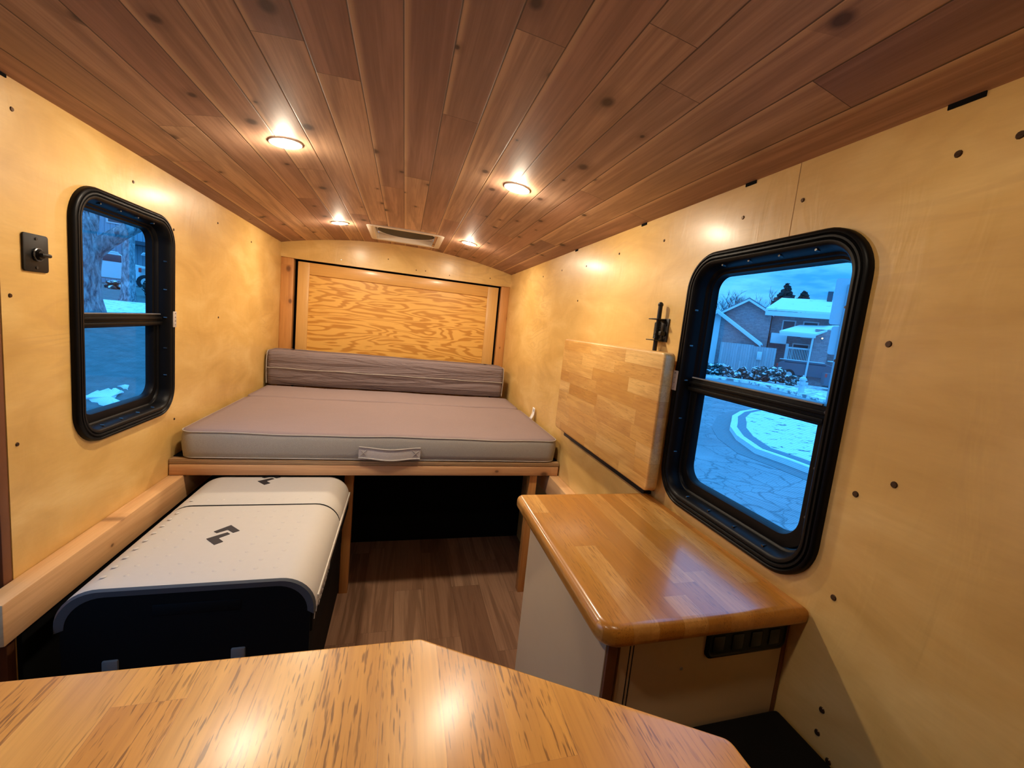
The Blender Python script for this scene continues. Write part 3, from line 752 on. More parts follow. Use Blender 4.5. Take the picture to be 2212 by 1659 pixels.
for x in (1.29, 1.33, 1.37, 1.41):
    bm = NB(); bx(bm, x-.012, x+.012, FY-.006, FY-.0035, .680, .709, .002); build('switch_rocker', bm, black_mt, op)
bm = NB(); cyl(bm, (1.225, FY, .655), (1.225, FY-.0015, .655), .003, n=8); build('screw', bm, alu, cb)
# low black bench in front of it
bn = thing('storage_bench', (1.26, -.3, 0), 'low black bench by the right wall, in front of the cabinet', 'bench')
bm = NB(); bx(bm, 1.072, W-.003, -.95, .530, 0, .50); build('bench_box', bm, black_vn, bn)
bm = NB(); bx(bm, 1.070, W-.0025, -.95, .532, .5005, .548, .01, 3); build('seat_pad', bm, black_vn, bn)

# ================================================================== FRONT TABLE
tb = thing('swivel_table', (.57, .02, 0), 'honey-coloured butcher-block table top with clipped corners filling the foreground', 'table')
TZ = .850
pts = rounded_poly([(.10, -.42), (1.044, -.42), (1.044, .262), (.785, .427), (.36, .431), (.10, .265)], [.01, .01, .012, .012, .012, .012], 4)
bm = NB(); prism(bm, pts, lambda p: (p[0], p[1], TZ-.030), lambda p: (p[0], p[1], TZ), .004, 3); build('table_top', bm, tableM, tb)
bm = NB(); cyl(bm, (.55, 0, .02), (.55, 0, .80), .030, n=28); build('post', bm, alu, tb)
bm = NB(); bx(bm, .35, .75, -.18, .18, .80, .8195, .003); build('support_plate', bm, black_mt, tb)
bm = NB(); cyl(bm, (.55, 0, 0), (.55, 0, .022), .14, .12, 36); build('base', bm, black_mt, tb)

# ================================================================== DROP LEAF ON RIGHT WALL
lf = thing('drop_leaf_table', (W, 1.34, .78), 'folded-down butcher-block leaf hanging flat against the right wall', 'table')
bm = NB(); pts = rrect(.370, .1905, .016, 5, 1.340, .9755)
prism(bm, pts, lambda p: (1.400, p[0], p[1]), lambda p: (1.436, p[0], p[1]), .006, 3); build('leaf', bm, leafM, lf)
bm = NB(); bx(bm, 1.437, W-.001, 1.02, 1.64, .90, 1.10); bx(bm, 1.424, W-.001, 1.015, 1.655, .760, .7845, .001); build('hinge_rail', bm, black_mt, lf)
bm = NB(); bx(bm, 1.437, W-.001, 1.0, 1.035, .775, 1.0, .002); build('wall_cleat', bm, pineZ, lf)
# spring latch above it
lt = thing('spring_latch', (W, 1.07, 1.2), 'black spring bolt latch on the wall above the folded leaf', 'latch')
bm = NB(); bx(bm, W-.004, W-.0005, 1.043, 1.098, 1.193, 1.258, .001); build('back_plate', bm, black_mt, lt)
for z in (1.196, 1.255):
    bm = NB(); bx(bm, W-.034, W-.003, 1.056, 1.100, z-.0015, z+.0015, .0008); build('flange', bm, black_mt, lt)
bm = NB(); cyl(bm, (W-.017, 1.074, 1.163), (W-.017, 1.074, 1.292), .0062, n=16); sph(bm, (W-.017, 1.074, 1.296), .0078); build('bolt', bm, black_mt, lt)
bm = NB(); tube(bm, [(W-.017+.009*cos(i*.7), 1.074+.009*sin(i*.7), 1.200+.0455*i/116) for i in range(117)], .0014, 5); build('spring', bm, black_mt, lt)
for z in (1.206, 1.24):
    bm = NB(); cyl(bm, (W-.004, 1.053, z), (W-.0065, 1.053, z), .0036, n=10); build('screw', bm, steel if z < 1.21 else black_mt, lt)
bm = NB(); bx(bm, W-.022, W-.004, 1.048, 1.060, 1.21, 1.222, .002); build('release_tab', bm, black_mt, lt)

# ================================================================== TURN LATCH PLATE ON LEFT WALL
pl = thing('turn_latch', (0, 1.182, 1.235), 'black plate with a round turn knob, left of the left window', 'latch')
bm = NB(); prism(bm, rrect(.0325, .0385, .006, 4, 1.182, 1.2355), lambda p: (.0002, p[0], p[1]), lambda p: (.004, p[0], p[1]), .001, 2); build('plate', bm, black_pl, pl)
bm = NB(); tube(bm, [(.0065, 1.184+.0125*cos(a*pi/12), 1.233+.0125*sin(a*pi/12)) for a in range(24)], .0016, 6, True); build('ring', bm, plain('worn_ring', (.16, .16, .15), .3, metal=.6), pl)
bm = NB(); cyl(bm, (.004, 1.184, 1.233), (.012, 1.184, 1.233), .0105, .009, 20); bx(bm, .010, .020, 1.174, 1.200, 1.229, 1.237, .003); build('knob', bm, black_pl, pl)
for z in (1.265, 1.206):
    bm = NB(); cyl(bm, (.004, 1.182, z), (.0052, 1.182, z), .0030, n=10); build('screw', bm, black_mt, pl)
# ================================================================== EXTERIOR
OC = Vector((CX, 0, 0)); THR, THL = R(-46.08), R(27.57)
def FR(th, lat, dist, z):                      # a compass frame on the ground: sideways, away, up
    return OC + Vector((lat*cos(th)-dist*sin(th), lat*sin(th)+dist*cos(th), z))
def othing(name, th, lat, dist, z, label, cat, group=None, rz=0.):
    return thing(name, FR(th, lat, dist, z), label, cat, group, th+rz, world=False)
def snowy(name, base, snow=(.80, .84, .88), amt=.5, sc=3., lo=.1):
    g = G(name); v = g.coord(); f = g.noise(v, sc, 5, .6)
    n = g.sep(g.n('ShaderNodeNewGeometry').outputs['Normal'])[2]
    k = g.m2('MULTIPLY', g.rng(n, lo, .6), g.rng(f, amt-.04, amt+.04))
    return g.fin(g.mix(k, g.mix(f, base, tuple(x*.6 for x in base)), snow), .8, spec=.2)
def mat_asphalt():
    g = G('cracked_asphalt'); v = g.coord(); wv = g.n('ShaderNodeTexNoise'); g.l(v, wv.inputs['Vector']); wv.inputs['Scale'].default_value = 1.4; wv.inputs['Detail'].default_value = 4
    d = g.n('ShaderNodeVectorMath', operation='SCALE'); g.l(wv.outputs['Color'], d.inputs[0]); d.inputs['Scale'].default_value = .9
    a = g.n('ShaderNodeVectorMath', operation='ADD'); g.l(v, a.inputs[0]); g.l(d.outputs[0], a.inputs[1])
    e1 = g.vor(g.map(a.outputs[0], (1.6, 1.6, 0)), 1., 'DISTANCE_TO_EDGE').outputs['Distance']
    e2 = g.vor(g.map(a.outputs[0], (4.2, 4.2, 0)), 1., 'DISTANCE_TO_EDGE').outputs['Distance']
    cr_ = g.m2('MAXIMUM', g.rng(e1, .045, .0), g.m2('MULTIPLY', g.rng(e2, .05, .0), g.rng(g.noise(v, .8, 2), .42, .55)))
    big = g.noise(v, .7, 5, .6)
    c = g.ramp(big, [(.35, (.19, .20, .22)), (.65, (.32, .33, .35))])
    fn_ = g.noise(v, 60, 2, .5)
    c = g.mix(g.m2('MULTIPLY', fn_, .2), c, (.2, .2, .22)); c = g.mix(g.m2('MULTIPLY', cr_, .75), c, (.08, .10, .12))
    return g.fin(c, .75, spec=.3)
def mat_patch(name, a, b, sc, th0, soft=.05, st=(1, 1, 1)):
    g = G(name); v = g.coord(); f = g.noise(g.map(v, st), sc, 6, .65, .3)
    return g.fin(g.mix(g.rng(f, th0-soft, th0+soft), a, b), .8, spec=.2)
asph = mat_asphalt()
snowM = mat_patch('trodden_snow', (.80, .84, .88), (.30, .34, .36), 2.2, .60, .02, (1, 1, 1))
rockM = mat_patch('snow_over_stones', (.82, .86, .9), (.22, .25, .27), 3.0, .52, .05)
grassM = mat_patch('winter_grass', (.055, .10, .10), (.13, .19, .20), 5., .5, .25, (1, 1, 1))
brickE = mat_boards('house_brick', 'xzy', .075, .22, 0, [(.36, .24, .27), (.28, .18, .21), (.42, .30, .32)], (.2, .14, .16), seam=.008, seam_col=(.40, .38, .38), knots=False, rough=.8, bump=0)
trimE = plain('painted_trim', (.62, .66, .68), .7, var=.05)
wallE = plain('pale_render', (.58, .62, .64), .8, var=.08, sc=2)
darkE = plain('dark_opening', (.05, .06, .08), .4)
snowR = mat_patch('roof_snow', (.72, .78, .82), (.45, .52, .58), 1.4, .63, .03)
roofE = plain('shingle_roof', (.16, .17, .20), .85, var=.3, sc=8)
fenceE = mat_boards('fence_pickets', 'zxy', .14, 9., 0, [(.42, .46, .50), (.34, .38, .42), (.48, .52, .55)], (.25, .28, .3), seam=.006, seam_col=(.12, .14, .16), knots=False, rough=.8, bump=0)
leafE = snowy('bush_leaves', (.03, .05, .05), amt=.52, sc=5., lo=-.2)
coneE = snowy('conifer_needles', (.02, .035, .035), amt=.80, sc=3.)
barkE = None
g = G('furrowed_bark'); v = g.coord(); f = g.noise(g.map(v, (9, 9, 3.)), 1.6, 6, .65, .6)
f2 = g.noise(v, 1.8, 3)
c = g.ramp(f, [(.36, (.07, .09, .11)), (.50, (.22, .25, .27)), (.66, (.42, .46, .48))])
c = g.mix(g.m2('MULTIPLY', g.rng(f2, .4, .7), .3), c, (.12, .15, .16))
barkE = g.fin(c, .9, bump=f, bs=.8, bd=.05, spec=.1)
twigE = plain('bare_twigs', (.08, .085, .09), .8)
signE = plain('sign_back', (.52, .56, .62), .5, metal=.2, var=.04)
galvE = plain('galvanised_post', (.30, .36, .42), .5, metal=.3, var=.1)
carE = plain('car_paint_silver', (.68, .70, .74), .3, metal=.3, var=.02)
carD = plain('car_paint_dark', (.10, .12, .16), .3, var=.05)
carW = plain('car_paint_white', (.75, .78, .8), .35, var=.02)
glassE = plain('car_window_dark', (.03, .04, .06), .15)
rubE = plain('tyre_rubber', (.015, .015, .018), .8)
redE = plain('red_tail_light', (.75, .05, .04), .3)
hydE = plain('hydrant_paint', (.55, .60, .62), .5, var=.1)

def poly(bm, pts, z, top=None):
    vs_ = [bm.verts.new((*p, z)) for p in pts]; bm.faces.new(vs_)
def slab(bm, th, pts, z0, z1):
    q = [FR(th, a, b, 0) for a, b in pts]
    prism(bm, q, lambda p: (p.x, p.y, z0), lambda p: (p.x, p.y, z1))
# ground, right-hand side
bm = NB(); bx(bm, -.3, 120, -60, 130, -.62, -.50)
struct('ground', bm, asph, smooth=False)
bm = NB(); slab(bm, THR, [(-30, 31), (-6, 28.2), (-3.5, 27.5), (-.97, 27.0), (.33, 25.1), (1.3, 22.9), (2.3, 20.8), (4, 18.5), (14, 14), (60, 20), (60, 90), (-60, 90), (-60, 36)], -.55, -.36)
struct('ground_verge', bm, rockM, smooth=False)
oc = [(3.2, 15.4), (1.2, 15.1), (.2, 14.8), (-.5, 14.3), (-.85, 13.2), (-1.01, 11.9), (-.97, 10.8), (-.93, 10.0), (-.69, 8.9), (-.27, 7.9), (.23, 7.5), (.65, 7.1), (1.6, 6.5), (3.2, 5.9)]
def inset(pts, d):
    c = Vector((2.6, 10.8)); out = []
    for p in pts:
        v_ = Vector(p)-c; out.append(tuple(c+v_*(1-d/max(v_.length, .1))) if p[0] < 3 else (p[0], p[1]+(d if p[1] < 10 else -d)))
    return out
bm = NB(); slab(bm, THR, oc, -.52, -.494); ig = struct('ground_gutter', bm, plain('wet_gutter', (.16, .18, .2), .6, var=.2, sc=6))
bm = NB(); slab(bm, THR, inset(oc, .36), -.52, -.40)
cu = build('kerb', bm, plain('kerb_snow', (.78, .82, .86), .8, var=.12, sc=5), ig)
bm = NB(); slab(bm, THR, inset(oc, .50), -.52, -.392); build('kerb_back', bm, plain('kerb_dark_stone', (.18, .22, .26), .8), ig)  # dark band for the groove between kerb and island snow
bm = NB(); slab(bm, THR, inset(oc, .68), -.52, -.38); build('island_snow', bm, mat_patch('island_snow_grass', (.78, .82, .86), (.12, .15, .16), 5., .60, .03, (1, 1, 1)), ig)

# houses
def lbuild(name, bm, m, par, **k): return build(name, bm, m, par, loc=None, **k)
def gable(bm, x0, xp, x1, zb, ze0, zp, ze1, y0, y1):
    prism(bm, [(x0, zb), (x0, ze0), (xp, zp), (x1, ze1), (x1, zb)], lambda p: (p[0], y0, p[1]), lambda p: (p[0], y1, p[1]))
def beam(bm, a, b, y0, y1, h):
    prism(bm, [a, b, (b[0], b[1]-h), (a[0], a[1]-h)], lambda p: (p[0], y0, p[1]), lambda p: (p[0], y1, p[1]))
ga = othing('garage', THR, 0, 30, -.5, 'low brick garage with a pale gable edge, behind the fence through the right window', 'garage')
bm = NB(); gable(bm, -6.0, -3.49, -.95, 0, 2.55, 4.20, 2.40, 0, 2.6); lbuild('brick_wall', bm, brickE, ga)
bm = NB(); gable(bm, -6.0, -3.49, -3.26, 0, 2.50, 4.05, 3.93, -.05, 0); lbuild('rendered_side', bm, wallE, ga)
bm = NB(); beam(bm, (-3.49, 4.27), (-.72, 2.40), -.35, 2.8, .12); beam(bm, (-3.49, 4.27), (-6.3, 2.42), -.35, 2.8, .12)
lbuild('roof', bm, snowR, ga)
bm = NB(); beam(bm, (-3.49, 4.20), (-.76, 2.36), -.40, -.34, .20); beam(bm, (-3.49, 4.20), (-6.3, 2.35), -.40, -.34, .20); lbuild('bargeboard', bm, trimE, ga)

mh = othing('brick_house', THR, 0, 33.5, -.5, 'brick house with a shallow gable rising behind the garage', 'house')
bm = NB(); gable(bm, -4.6, -2.0, -.50, 0, 3.7, 5.28, 4.40, 0, 5); lbuild('brick_wall', bm, brickE, mh)
bm = NB(); beam(bm, (-2.0, 5.48), (-.50, 4.62), -.4, 5.2, .14); beam(bm, (-2.0, 5.48), (-4.9, 3.7), -.4, 5.2, .14); lbuild('roof', bm, roofE, mh)
bm = NB(); beam(bm, (-2.0, 5.40), (-.35, 4.45), -.45, -.39, .16); beam(bm, (-2.0, 5.40), (-4.9, 3.62), -.45, -.39, .16); lbuild('bargeboard', bm, trimE, mh)

bh = othing('apartment_house', THR, 0, 34, -.5, 'two-storey house with a wide snow-covered roof and a railed balcony', 'house')
bm = NB(); bx(bm, -.45, 9, 0, 5, 0, 4.75); lbuild('brick_wall', bm, brickE, bh)
bm = NB(); prism(bm, [(-.9, 4.70), (10, 4.62), (10, 5.95), (-.1, 5.95)], lambda p: (p[0], -1.0 if p[1] < 5 else 3.4, p[1]), lambda p: (p[0], -1.0 if p[1] < 5 else 3.4, p[1]+.12)); lbuild('roof', bm, snowR, bh)
bm = NB(); bx(bm, -.9, 10, -1.06, -.98, 4.36, 4.66); lbuild('fascia', bm, trimE, bh)
for x0, x1, z0, z1 in ((.2, 1.0, 3.2, 4.2), (1.4, 2.3, 3.1, 4.2), (1.0, 2.0, 1.0, 2.7), (3.0, 4.0, 3.2, 4.1)):
    bm = NB(); bx(bm, x0, x1, -.04, .02, z0, z1); w_ = lbuild('window', bm, trimE, bh)
    bm = NB(); bx(bm, x0+.08, x1-.08, -.06, -.03, z0+.08, z1-.08); lbuild('pane', bm, darkE, w_)
bm = NB(); bx(bm, -.33, .60, -1.2, 0, 2.55, 3.22); lbuild('bay_box', bm, wallE, bh)
bm = NB(); bx(bm, .62, .78, -1.2, -1.05, .2, 2.6); lbuild('post', bm, trimE, bh)
bm = NB(); bx(bm, .66, 2.05, -2.2, 0, 1.32, 1.50); lbuild('balcony_deck', bm, trimE, bh)
bm = NB(); bx(bm, .66, 2.05, -2.2, -2.12, 2.28, 2.38)
for k in range(16): bx(bm, .68+k*.088, .71+k*.088, -2.18, -2.14, 1.5, 2.3)
lbuild('balcony_rail', bm, trimE, bh)
bm = NB(); bx(bm, 2.7, 3.0, 2.8, 3.2, 5.9, 6.6); lbuild('chimney', bm, darkE, bh)
ph = othing('porch', THR, 0, 31, -.5, 'snow-topped porch roof on a slender pale post, right of the balcony', 'porch')
bm = NB(); A0 = [(.11, 0, 3.30), (2.03, 0, 3.28), (3.2, 1.0, 3.95), (2.6, 2.4, 3.98), (1.2, 2.4, 3.90)]
f_ = [bm.verts.new(p) for p in A0]; bm.faces.new(f_); g_ = [bm.verts.new((p[0], p[1], p[2]-.12)) for p in A0]; bm.faces.new(g_[::-1])
for i in range(5): bm.faces.new((f_[i], f_[(i+1) % 5], g_[(i+1) % 5], g_[i]))
lbuild('roof', bm, snowR, ph)
bm = NB(); bx(bm, .13, 2.05, -.03, .06, 3.02, 3.20); lbuild('fascia', bm, trimE, ph)
bm = NB(); cyl(bm, (1.88, .1, 0), (1.93, .1, 3.05), .055, n=10); lbuild('post', bm, trimE, ph)
bm = NB(); bx(bm, 2.02, 2.85, .5, 2.2, 0, 3.6); lbuild('brick_pier', bm, brickE, ph)
for x, z in ((2.42, 3.06), (3.12, 2.2)):
    bm = NB(); bx(bm, x-.05, x+.05, .38, .5, z-.06, z+.06); sc = lbuild('wall_lamp', bm, darkE, ph)
    bm = NB(); sph(bm, (x, .36, z), .05, n=1); lbuild('bulb', bm, emis('porch_bulb', (1, .75, .4), 8), sc)
fn_ = othing('picket_fence', THR, 0, 29.6, -.5, 'tall grey board fence in front of the garage', 'fence')
bm = NB(); bx(bm, -3.0, -1.1, 0, .06, 0, 2.23); bx(bm, -1.1, .12, .02, .08, 0, 2.16); lbuild('pickets', bm, fenceE, fn_)
eb = othing('meter_box', THR, -.74, 29.55, .86, 'small pale box fixed on the board fence', 'box')
bm = NB(); bx(bm, -.13, .13, -.08, 0, 0, .50, .02); lbuild('housing', bm, trimE, eb)
bm = NB(); bx(bm, -.09, .09, -.10, -.07, .06, .44, .01); lbuild('lid', bm, wallE, eb)
# hedge: rough rounded bushes
def bush(name, th, lat, dist, z, w, h, label, seed, mat, group=None):
    rnd = random.Random(seed); bm = NB()
    for k in range(26):
        a = rnd.random()*2*pi; r_ = rnd.random()**.5*w*.42; zz = rnd.uniform(.15, .85)*h
        vsx = sph(bm, (r_*cos(a), r_*sin(a)*.7, zz), rnd.uniform(.10, .19)*h+.05, (rnd.uniform(.9, 1.5), 1, rnd.uniform(.6, 1.)), 2)
        for v_ in vsx: v_.co += Vector((rnd.uniform(-1, 1), rnd.uniform(-1, 1), rnd.uniform(-1, 1)))*.045*h
    cyl(bm, (0, 0, 0), (0, 0, h*.5), .05, .03, 6)
    o = build(name, bm, mat, smooth=False); o.location = FR(th, lat, dist, z); o.rotation_euler = (0, 0, th)
    return tag(o, label, 'bush', group)
posn = ('leftmost bush of the hedge below the garage side', 'second bush from the left, below the garage corner', 'middle-left bush of the hedge before the fence', 'snow-speckled bush below the meter box', 'rounded bush below the right end of the fence', 'taller bush below the balcony', 'rightmost low bush, just left of the hydrant')
for i, (lat, w, h) in enumerate(((-4.1, 1.1, .95), (-3.3, .9, .80), (-2.5, .95, .78), (-1.5, 1.0, .76), (-.55, 1.05, .88), (.35, 1.1, .95), (1.15, .8, .62))):
    bush('hedge_bush', THR, lat, 28.6-.25*max(lat, 0), -.38, w*.92, h, posn[i], i, leafE, 'snow-dusted bushes in front of the fence')
# hydrant
hy = othing('fire_hydrant', THR, 1.36, 23.3, -.37, 'pale fire hydrant standing in the snow left of the sign post', 'hydrant')
bm = NB(); cyl(bm, (0, 0, 0), (0, 0, .62), .13, .12, 16); cyl(bm, (0, 0, 0), (0, 0, .06), .19, .19, 16); lbuild('barrel', bm, hydE, hy)
bm = NB(); sph(bm, (0, 0, .64), .15, (1, 1, .9)); cyl(bm, (0, 0, .74), (0, 0, .84), .04, .03, 8); cyl(bm, (0, 0, .60), (0, 0, .65), .17, .17, 16); lbuild('bonnet', bm, hydE, hy)
for d_ in ((-1, 0), (1, 0), (0, -1)):
    bm = NB(); cyl(bm, (d_[0]*.1, d_[1]*.1, .45), (d_[0]*.22, d_[1]*.22, .45), .07, .07, 12); lbuild('outlet_cap', bm, hydE, hy)
# road sign seen from behind
rs = othing('road_sign', THR, .735, 7.0, -.5, 'back of two stacked grey sign plates on a perforated post close outside', 'sign')
bm = NB(); bx(bm, -.024, .024, -.012, .012, 0, 2.72); lbuild('post', bm, galvE, rs)
bm = NB()
for k in range(64): bx(bm, .012, .020, -.0135, -.0115, .6+k*.033, .614+k*.033)
lbuild('post_holes', bm, trimE, rs)
for z0, z1, a, b in ((2.19, 2.80, -.155, .155), (1.79, 2.17, -.110, .120)):
    bm = NB(); prism(bm, rrect((b-a)/2, (z1-z0)/2, .03, 4, (a+b)/2, (z0+z1)/2), lambda p: (p[0], .014, p[1]), lambda p: (p[0], .018, p[1])); lbuild('sign_plate', bm, signE, rs)
# vehicles
def car(name, th, lat, dist, z, label, cat, paint, length, height, rz=0, pickup=False):
    t = othing(name, th, lat, dist, z, label, cat, rz=rz); L_, H = length, height
    if pickup: prof = [(0, .35), (0, .95), (.02, 1.0), (L_*.46, 1.02), (L_*.50, H), (L_*.70, H), (L_*.78, 1.08), (L_*.98, .98), (L_, .9), (L_, .35)]
    else: prof = [(0, .35), (0, .9), (.15, 1.05), (L_*.08, H*.95), (L_*.14, H), (L_*.60, H), (L_*.72, 1.10), (L_*.96, .98), (L_, .85), (L_, .35)]
    bm = NB(); prism(bm, prof, lambda p: (p[0], 0, p[1]), lambda p: (p[0], 1.8, p[1]), .03, 1); lbuild('car_body', bm, paint, t)
    bm = NB(); a = (L_*.50, L_*.69) if pickup else (L_*.10, L_*.62)
    bx(bm, a[0], a[1], -.012, .0, 1.10, H-.09, .01); lbuild('side_windows', bm, glassE, t)
    for x in (L_*.18, L_*.80):
        bm = NB(); cyl(bm, (x, -.02, .34), (x, .22, .34), .34, n=20); w_ = lbuild('wheel', bm, rubE, t)
        bm = NB(); cyl(bm, (x, -.03, .34), (x, .0, .34), .19, n=14); lbuild('hubcap', bm, alu, w_)
    bm = NB(); bx(bm, .0, .10, -.02, .02, .78, .98, .01); lbuild('tail_light', bm, redE, t)
    bm = NB(); bx(bm, .15, L_*.6, .0, 1.8, H, H+.05, .02); lbuild('snow_cover' if not pickup else 'roof_snow', bm, snowR, t)
    return t
car('pickup_truck', THR, 2.55, 27.5, -.42, 'dark pickup truck parked beyond the sign post', 'truck', carD, 5.0, 1.62, 0, True)
car('parked_car', THR, .25, 31.2, -.2, 'car half hidden behind the hedge under the balcony', 'car', carD, 4.2, 1.25, 0)
# trees behind the roofs
def bare(name, th, lat, dist, h, label, seed):
    rnd = random.Random(seed); t = othing(name, th, lat, dist, -.4, label, 'tree', 'bare trees beyond the rooftops')
    bm = NB(); tube(bm, [(0, 0, 0), (.05, 0, h*.3), (0, 0, h*.55)], [.14, .10, .08], 7); lbuild('trunk', bm, twigE, t)
    bm = NB()
    def br(p, d, l, r_, k):
        e = p+d*l; mid = p+d*l*.5+Vector((rnd.uniform(-1, 1), 0, rnd.uniform(-1, 1)))*l*.06
        tube(bm, [p, mid, e], [r_, r_*.8, r_*.55], 4)
        if k == 0: return
        for _ in range(3):
            dd = (d+Vector((rnd.uniform(-.8, .8), rnd.uniform(-.5, .5), rnd.uniform(-.15, .5)))).normalized(); br(p+d*l*rnd.uniform(.55, 1), dd, l*rnd.uniform(.55, .8), r_*.58, k-1)
    for _ in range(5): br(Vector((0, 0, h*rnd.uniform(.4, .55))), Vector((rnd.uniform(-.9, .9), rnd.uniform(-.4, .4), .8)).normalized(), h*.24, .055, 4)
    lbuild('branches', bm, twigE, t)
bare('bare_tree', THR, -3.4, 40, 6.4, 'left bare tree spreading above the brick gable', 3)
bare('bare_tree', THR, -1.6, 40, 6.5, 'right bare tree spreading above the brick gable', 8)
bare('bare_tree', THR, -5.2, 42, 6.3, 'bare tree at the left edge of the right window view', 5)
def conifer(name, th, lat, dist, h, w, label, seed, z0=.35):
    rnd = random.Random(seed); t = othing(name, th, lat, dist, -.4, label, 'tree')
    bm = NB(); cyl(bm, (0, 0, 0), (0, 0, h*.95), .14, .03, 8); lbuild('trunk', bm, twigE, t)
    bm = NB(); n = 190
    for k in range(n):
        f = z0+(1-z0)*(k/n); rr = w*(1-((f-z0)/(1-z0))**1.3)*rnd.uniform(.55, 1.1)+.08; a = rnd.random()*2*pi
        p = Vector((rr*cos(a), rr*sin(a), h*f-.1*rr)); q = Vector((0, 0, h*f-.02))
        m_ = q.lerp(p, .6)
        sph(bm, m_, .12+rr*.30, (1.0, 1., .55), 1)
    for v_ in bm.verts: v_.co += Vector((rnd.uniform(-1, 1), rnd.uniform(-1, 1), rnd.uniform(-1, 1)))*.07
    lbuild('foliage', bm, coneE, t, smooth=False)
conifer('conifer_tree', THR, .17, 46, 8.3, 2.7, 'dark bushy conifer topping the snowy roofline', 2)
conifer('conifer_tree', THR, 1.62, 47, 7.75, .9, 'small sparse conifer right of the big dark one', 4, .8)

# ---- left-hand side
def tz(d):
    pts = ((-5, -.5), (5, -.5), (12, .55), (20, .66), (27, 1.22), (60, 1.6), (200, 2))
    for (a, za), (b, zb) in zip(pts, pts[1:]):
        if d <= b: return za+(zb-za)*(max(d, a)-a)/(b-a)
    return 2
bm = NB(); rows = []
ds = [0, 3, 5, 6, 7, 8, 9, 10, 11, 12, 14, 16, 18, 20, 22, 24, 27, 32, 40, 60, 90]; ls = [-60, -25, -10, -6, -4, -3, -2, -1, 0, 1, 2, 3, 4, 6, 10, 14]
for d in ds:
    row = []
    for l_ in ls:
        p = FR(THL, l_, d, tz(d)+ (.02*sin(l_*2.1+d*1.7) if 5 < d < 20 else 0))
        if p.x > -.30: p.x = -.30
        row.append(bm.verts.new(p))
    rows.append(row)
for A, B in zip(rows, rows[1:]):
    for k in range(len(ls)-1): bm.faces.new((A[k], A[k+1], B[k+1], B[k]))
lawn = struct('ground_lawn', bm, grassM, ang=80)
def patch(name, pts, par, up_=.03, m=None):
    bm = NB(); pts = list(pts); c = (sum(p[0] for p in pts)/len(pts), sum(p[1] for p in pts)/len(pts))
    top_ = [bm.verts.new(FR(THL, a, b, tz(b)+up_*.4)) for a, b in pts]; cc = bm.verts.new(FR(THL, *c, tz(c[1])+up_+.01))
    bo_ = [bm.verts.new(FR(THL, c[0]+(a-c[0])*1.03, c[1]+(b-c[1])*1.03, tz(b)-.05)) for a, b in pts]
    for k in range(len(pts)):
        j = (k+1) % len(pts); bm.faces.new((top_[k], top_[j], cc)); bm.faces.new((top_[k], bo_[k], bo_[j], top_[j]))
    return build(name, bm, m or snowP, par, ang=80)
snowP = plain('lying_snow', (.80, .84, .88), .8, var=.1, sc=4)
def ragged(pts, amp, seed, n=5):
    rnd = random.Random(seed); out = []
    for (a, b), (c, d) in zip(pts, pts[1:]+pts[:1]):
        for k in range(n): t = k/n; out.append((a+(c-a)*t+rnd.uniform(-amp, amp)*.35, b+(d-b)*t+rnd.uniform(-amp, amp)))
    return out
patch('snow_patch', ragged([(-.27, 7.25), (-.05, 7.55), (.10, 7.45), (.02, 7.2), (.16, 6.75), (.05, 6.70), (-.10, 7.0)], .06, 1), lawn)
patch('snow_patch', ragged([(-.30, 6.6), (-.12, 6.72), (-.07, 6.55), (-.2, 6.3), (-.32, 6.15)], .05, 2), lawn)
patch('snow_patch', ragged([(.05, 7.62), (.15, 7.66), (.14, 7.50)], .02, 3), lawn)
bm = NB(); A = []; 
gN = mat_patch('snow_band_with_grass', (.80, .84, .88), (.10, .15, .17), 6., .60, .04, (1, 1, 1))
for d in (12.6, 14, 16, 18, 19.8): A.append([bm.verts.new(FR(THL, l_, d, tz(d)+.05)) for l_ in [-8+k for k in range(20)]])
for P_, Q_ in zip(A, A[1:]):
    for k in range(19): bm.faces.new((P_[k], P_[k+1], Q_[k+1], Q_[k]))
o = build('snow_band', bm, gN, lawn, ang=80)
# big oak with spreading limb
oa = othing('oak_tree', THL, -.40, 12, .30, 'large rough-barked tree trunk with a thick limb, filling the left window', 'tree')
bm = NB(); tube(bm, [(0.02, 0, -.1), (.01, 0, .25), (0, 0, .6), (0, 0, 1.1), (.02, 0, 1.45), (-.05, 0, 1.8), (-.22, .1, 2.4), (-.4, .2, 3.4), (-.45, .2, 5.0)], [.50, .35, .285, .265, .28, .27, .24, .20, .13], 20); lbuild('trunk', bm, barkE, oa)
bm = NB(); tube(bm, [(.02, 0, 1.28), (.16, -.05, 1.50), (.36, -.1, 1.72), (.58, -.12, 1.93), (.80, -.1, 2.12), (1.3, 0, 2.7), (1.8, .1, 3.8)], [.20, .17, .145, .13, .12, .10, .06], 16); lbuild('limb', bm, barkE, oa)
bm = NB(); tube(bm, [(.02, .1, 1.6), (.14, .2, 2.0), (.18, .3, 2.6), (.3, .4, 4.2)], [.14, .11, .10, .06], 12); lbuild('limb', bm, barkE, oa)
bm = NB()
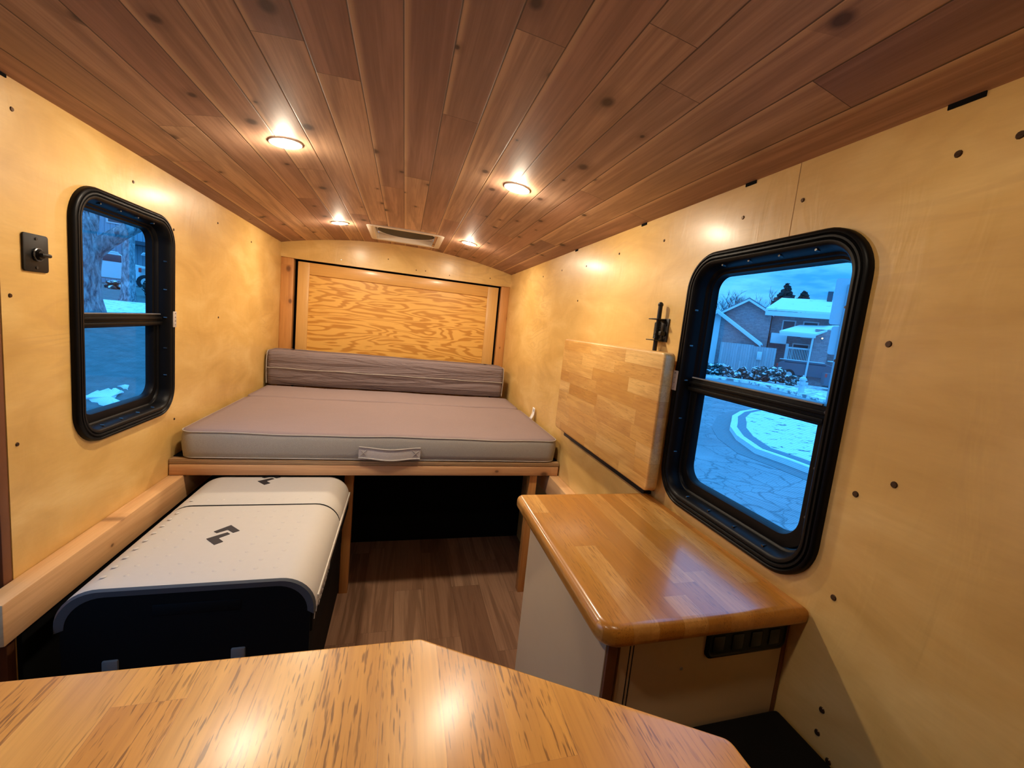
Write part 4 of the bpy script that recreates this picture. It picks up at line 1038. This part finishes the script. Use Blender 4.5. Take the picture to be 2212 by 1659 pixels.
for k in range(7):
    a = -2.6+k*.75; tube(bm, [(.25*cos(a), .25*sin(a), .22), (.42*cos(a), .42*sin(a), .10), (.75*cos(a), .7*sin(a), -.08)], [.13, .10, .04], 8)
lbuild('root_flare', bm, barkE, oa)
t2 = othing('slim_tree', THL, .41, 20, .45, 'slimmer straight tree between the parked vehicles, seen through the left window', 'tree')
bm = NB(); tube(bm, [(-.02, 0, -.05), (0, 0, .5), (.02, 0, 1.6), (.03, 0, 3.2), (0, 0, 6)], [.30, .20, .165, .15, .09], 14); lbuild('trunk', bm, barkE, t2)
bm = NB(); tube(bm, [(.02, 0, 2.6), (.5, .1, 3.3), (.9, .2, 4.4)], [.09, .07, .04], 10); lbuild('limb', bm, barkE, t2)
car('suv', THL, -2.5, 27.5, 1.14, 'silver car with a snow-covered roof parked behind the big trunk', 'car', carE, 4.6, 1.50)
car('white_pickup', THL, .92, 27.5, 1.14, 'white pickup with a red tail light, right of the slim tree', 'truck', carW, 5.4, 1.65, 0, True)
bush('garden_bush', THL, .22, 25, 1.0, 1.1, .42, 'low dark bush at the foot of the silver car', 21, leafE)
bush('garden_bush', THL, 1.35, 22.5, .78, 1.2, .75, 'dark bush at the foot of the white pickup', 22, leafE)
sh = othing('siding_house', THL, 0, 34, 1.2, 'pale-sided house behind the parked vehicles, seen through the left window', 'house')
bm = NB(); bx(bm, -14, 12, 0, 8, 0, 7.5); lbuild('siding_wall', bm, mat_boards('house_siding', 'zxy', .22, 30., 0, [(.26, .34, .42), (.30, .38, .46)], (.2, .26, .32), seam=.012, seam_col=(.12, .16, .2), knots=False, rough=.8, bump=0), sh)
for x, z in ((-1.25, 2.9), (-.15, 3.35), (2.6, 3.0), (-4, 3)):
    bm = NB(); bx(bm, x, x+.75, -.05, 0, z, z+1.2); w_ = lbuild('window', bm, trimE, sh); bm = NB(); bx(bm, x+.07, x+.68, -.07, -.04, z+.07, z+1.13); lbuild('pane', bm, darkE, w_)
bm = NB(); bx(bm, .6, 3.4, -1.0, 0, 2.35, 2.55); lbuild('canopy', bm, darkE, sh)
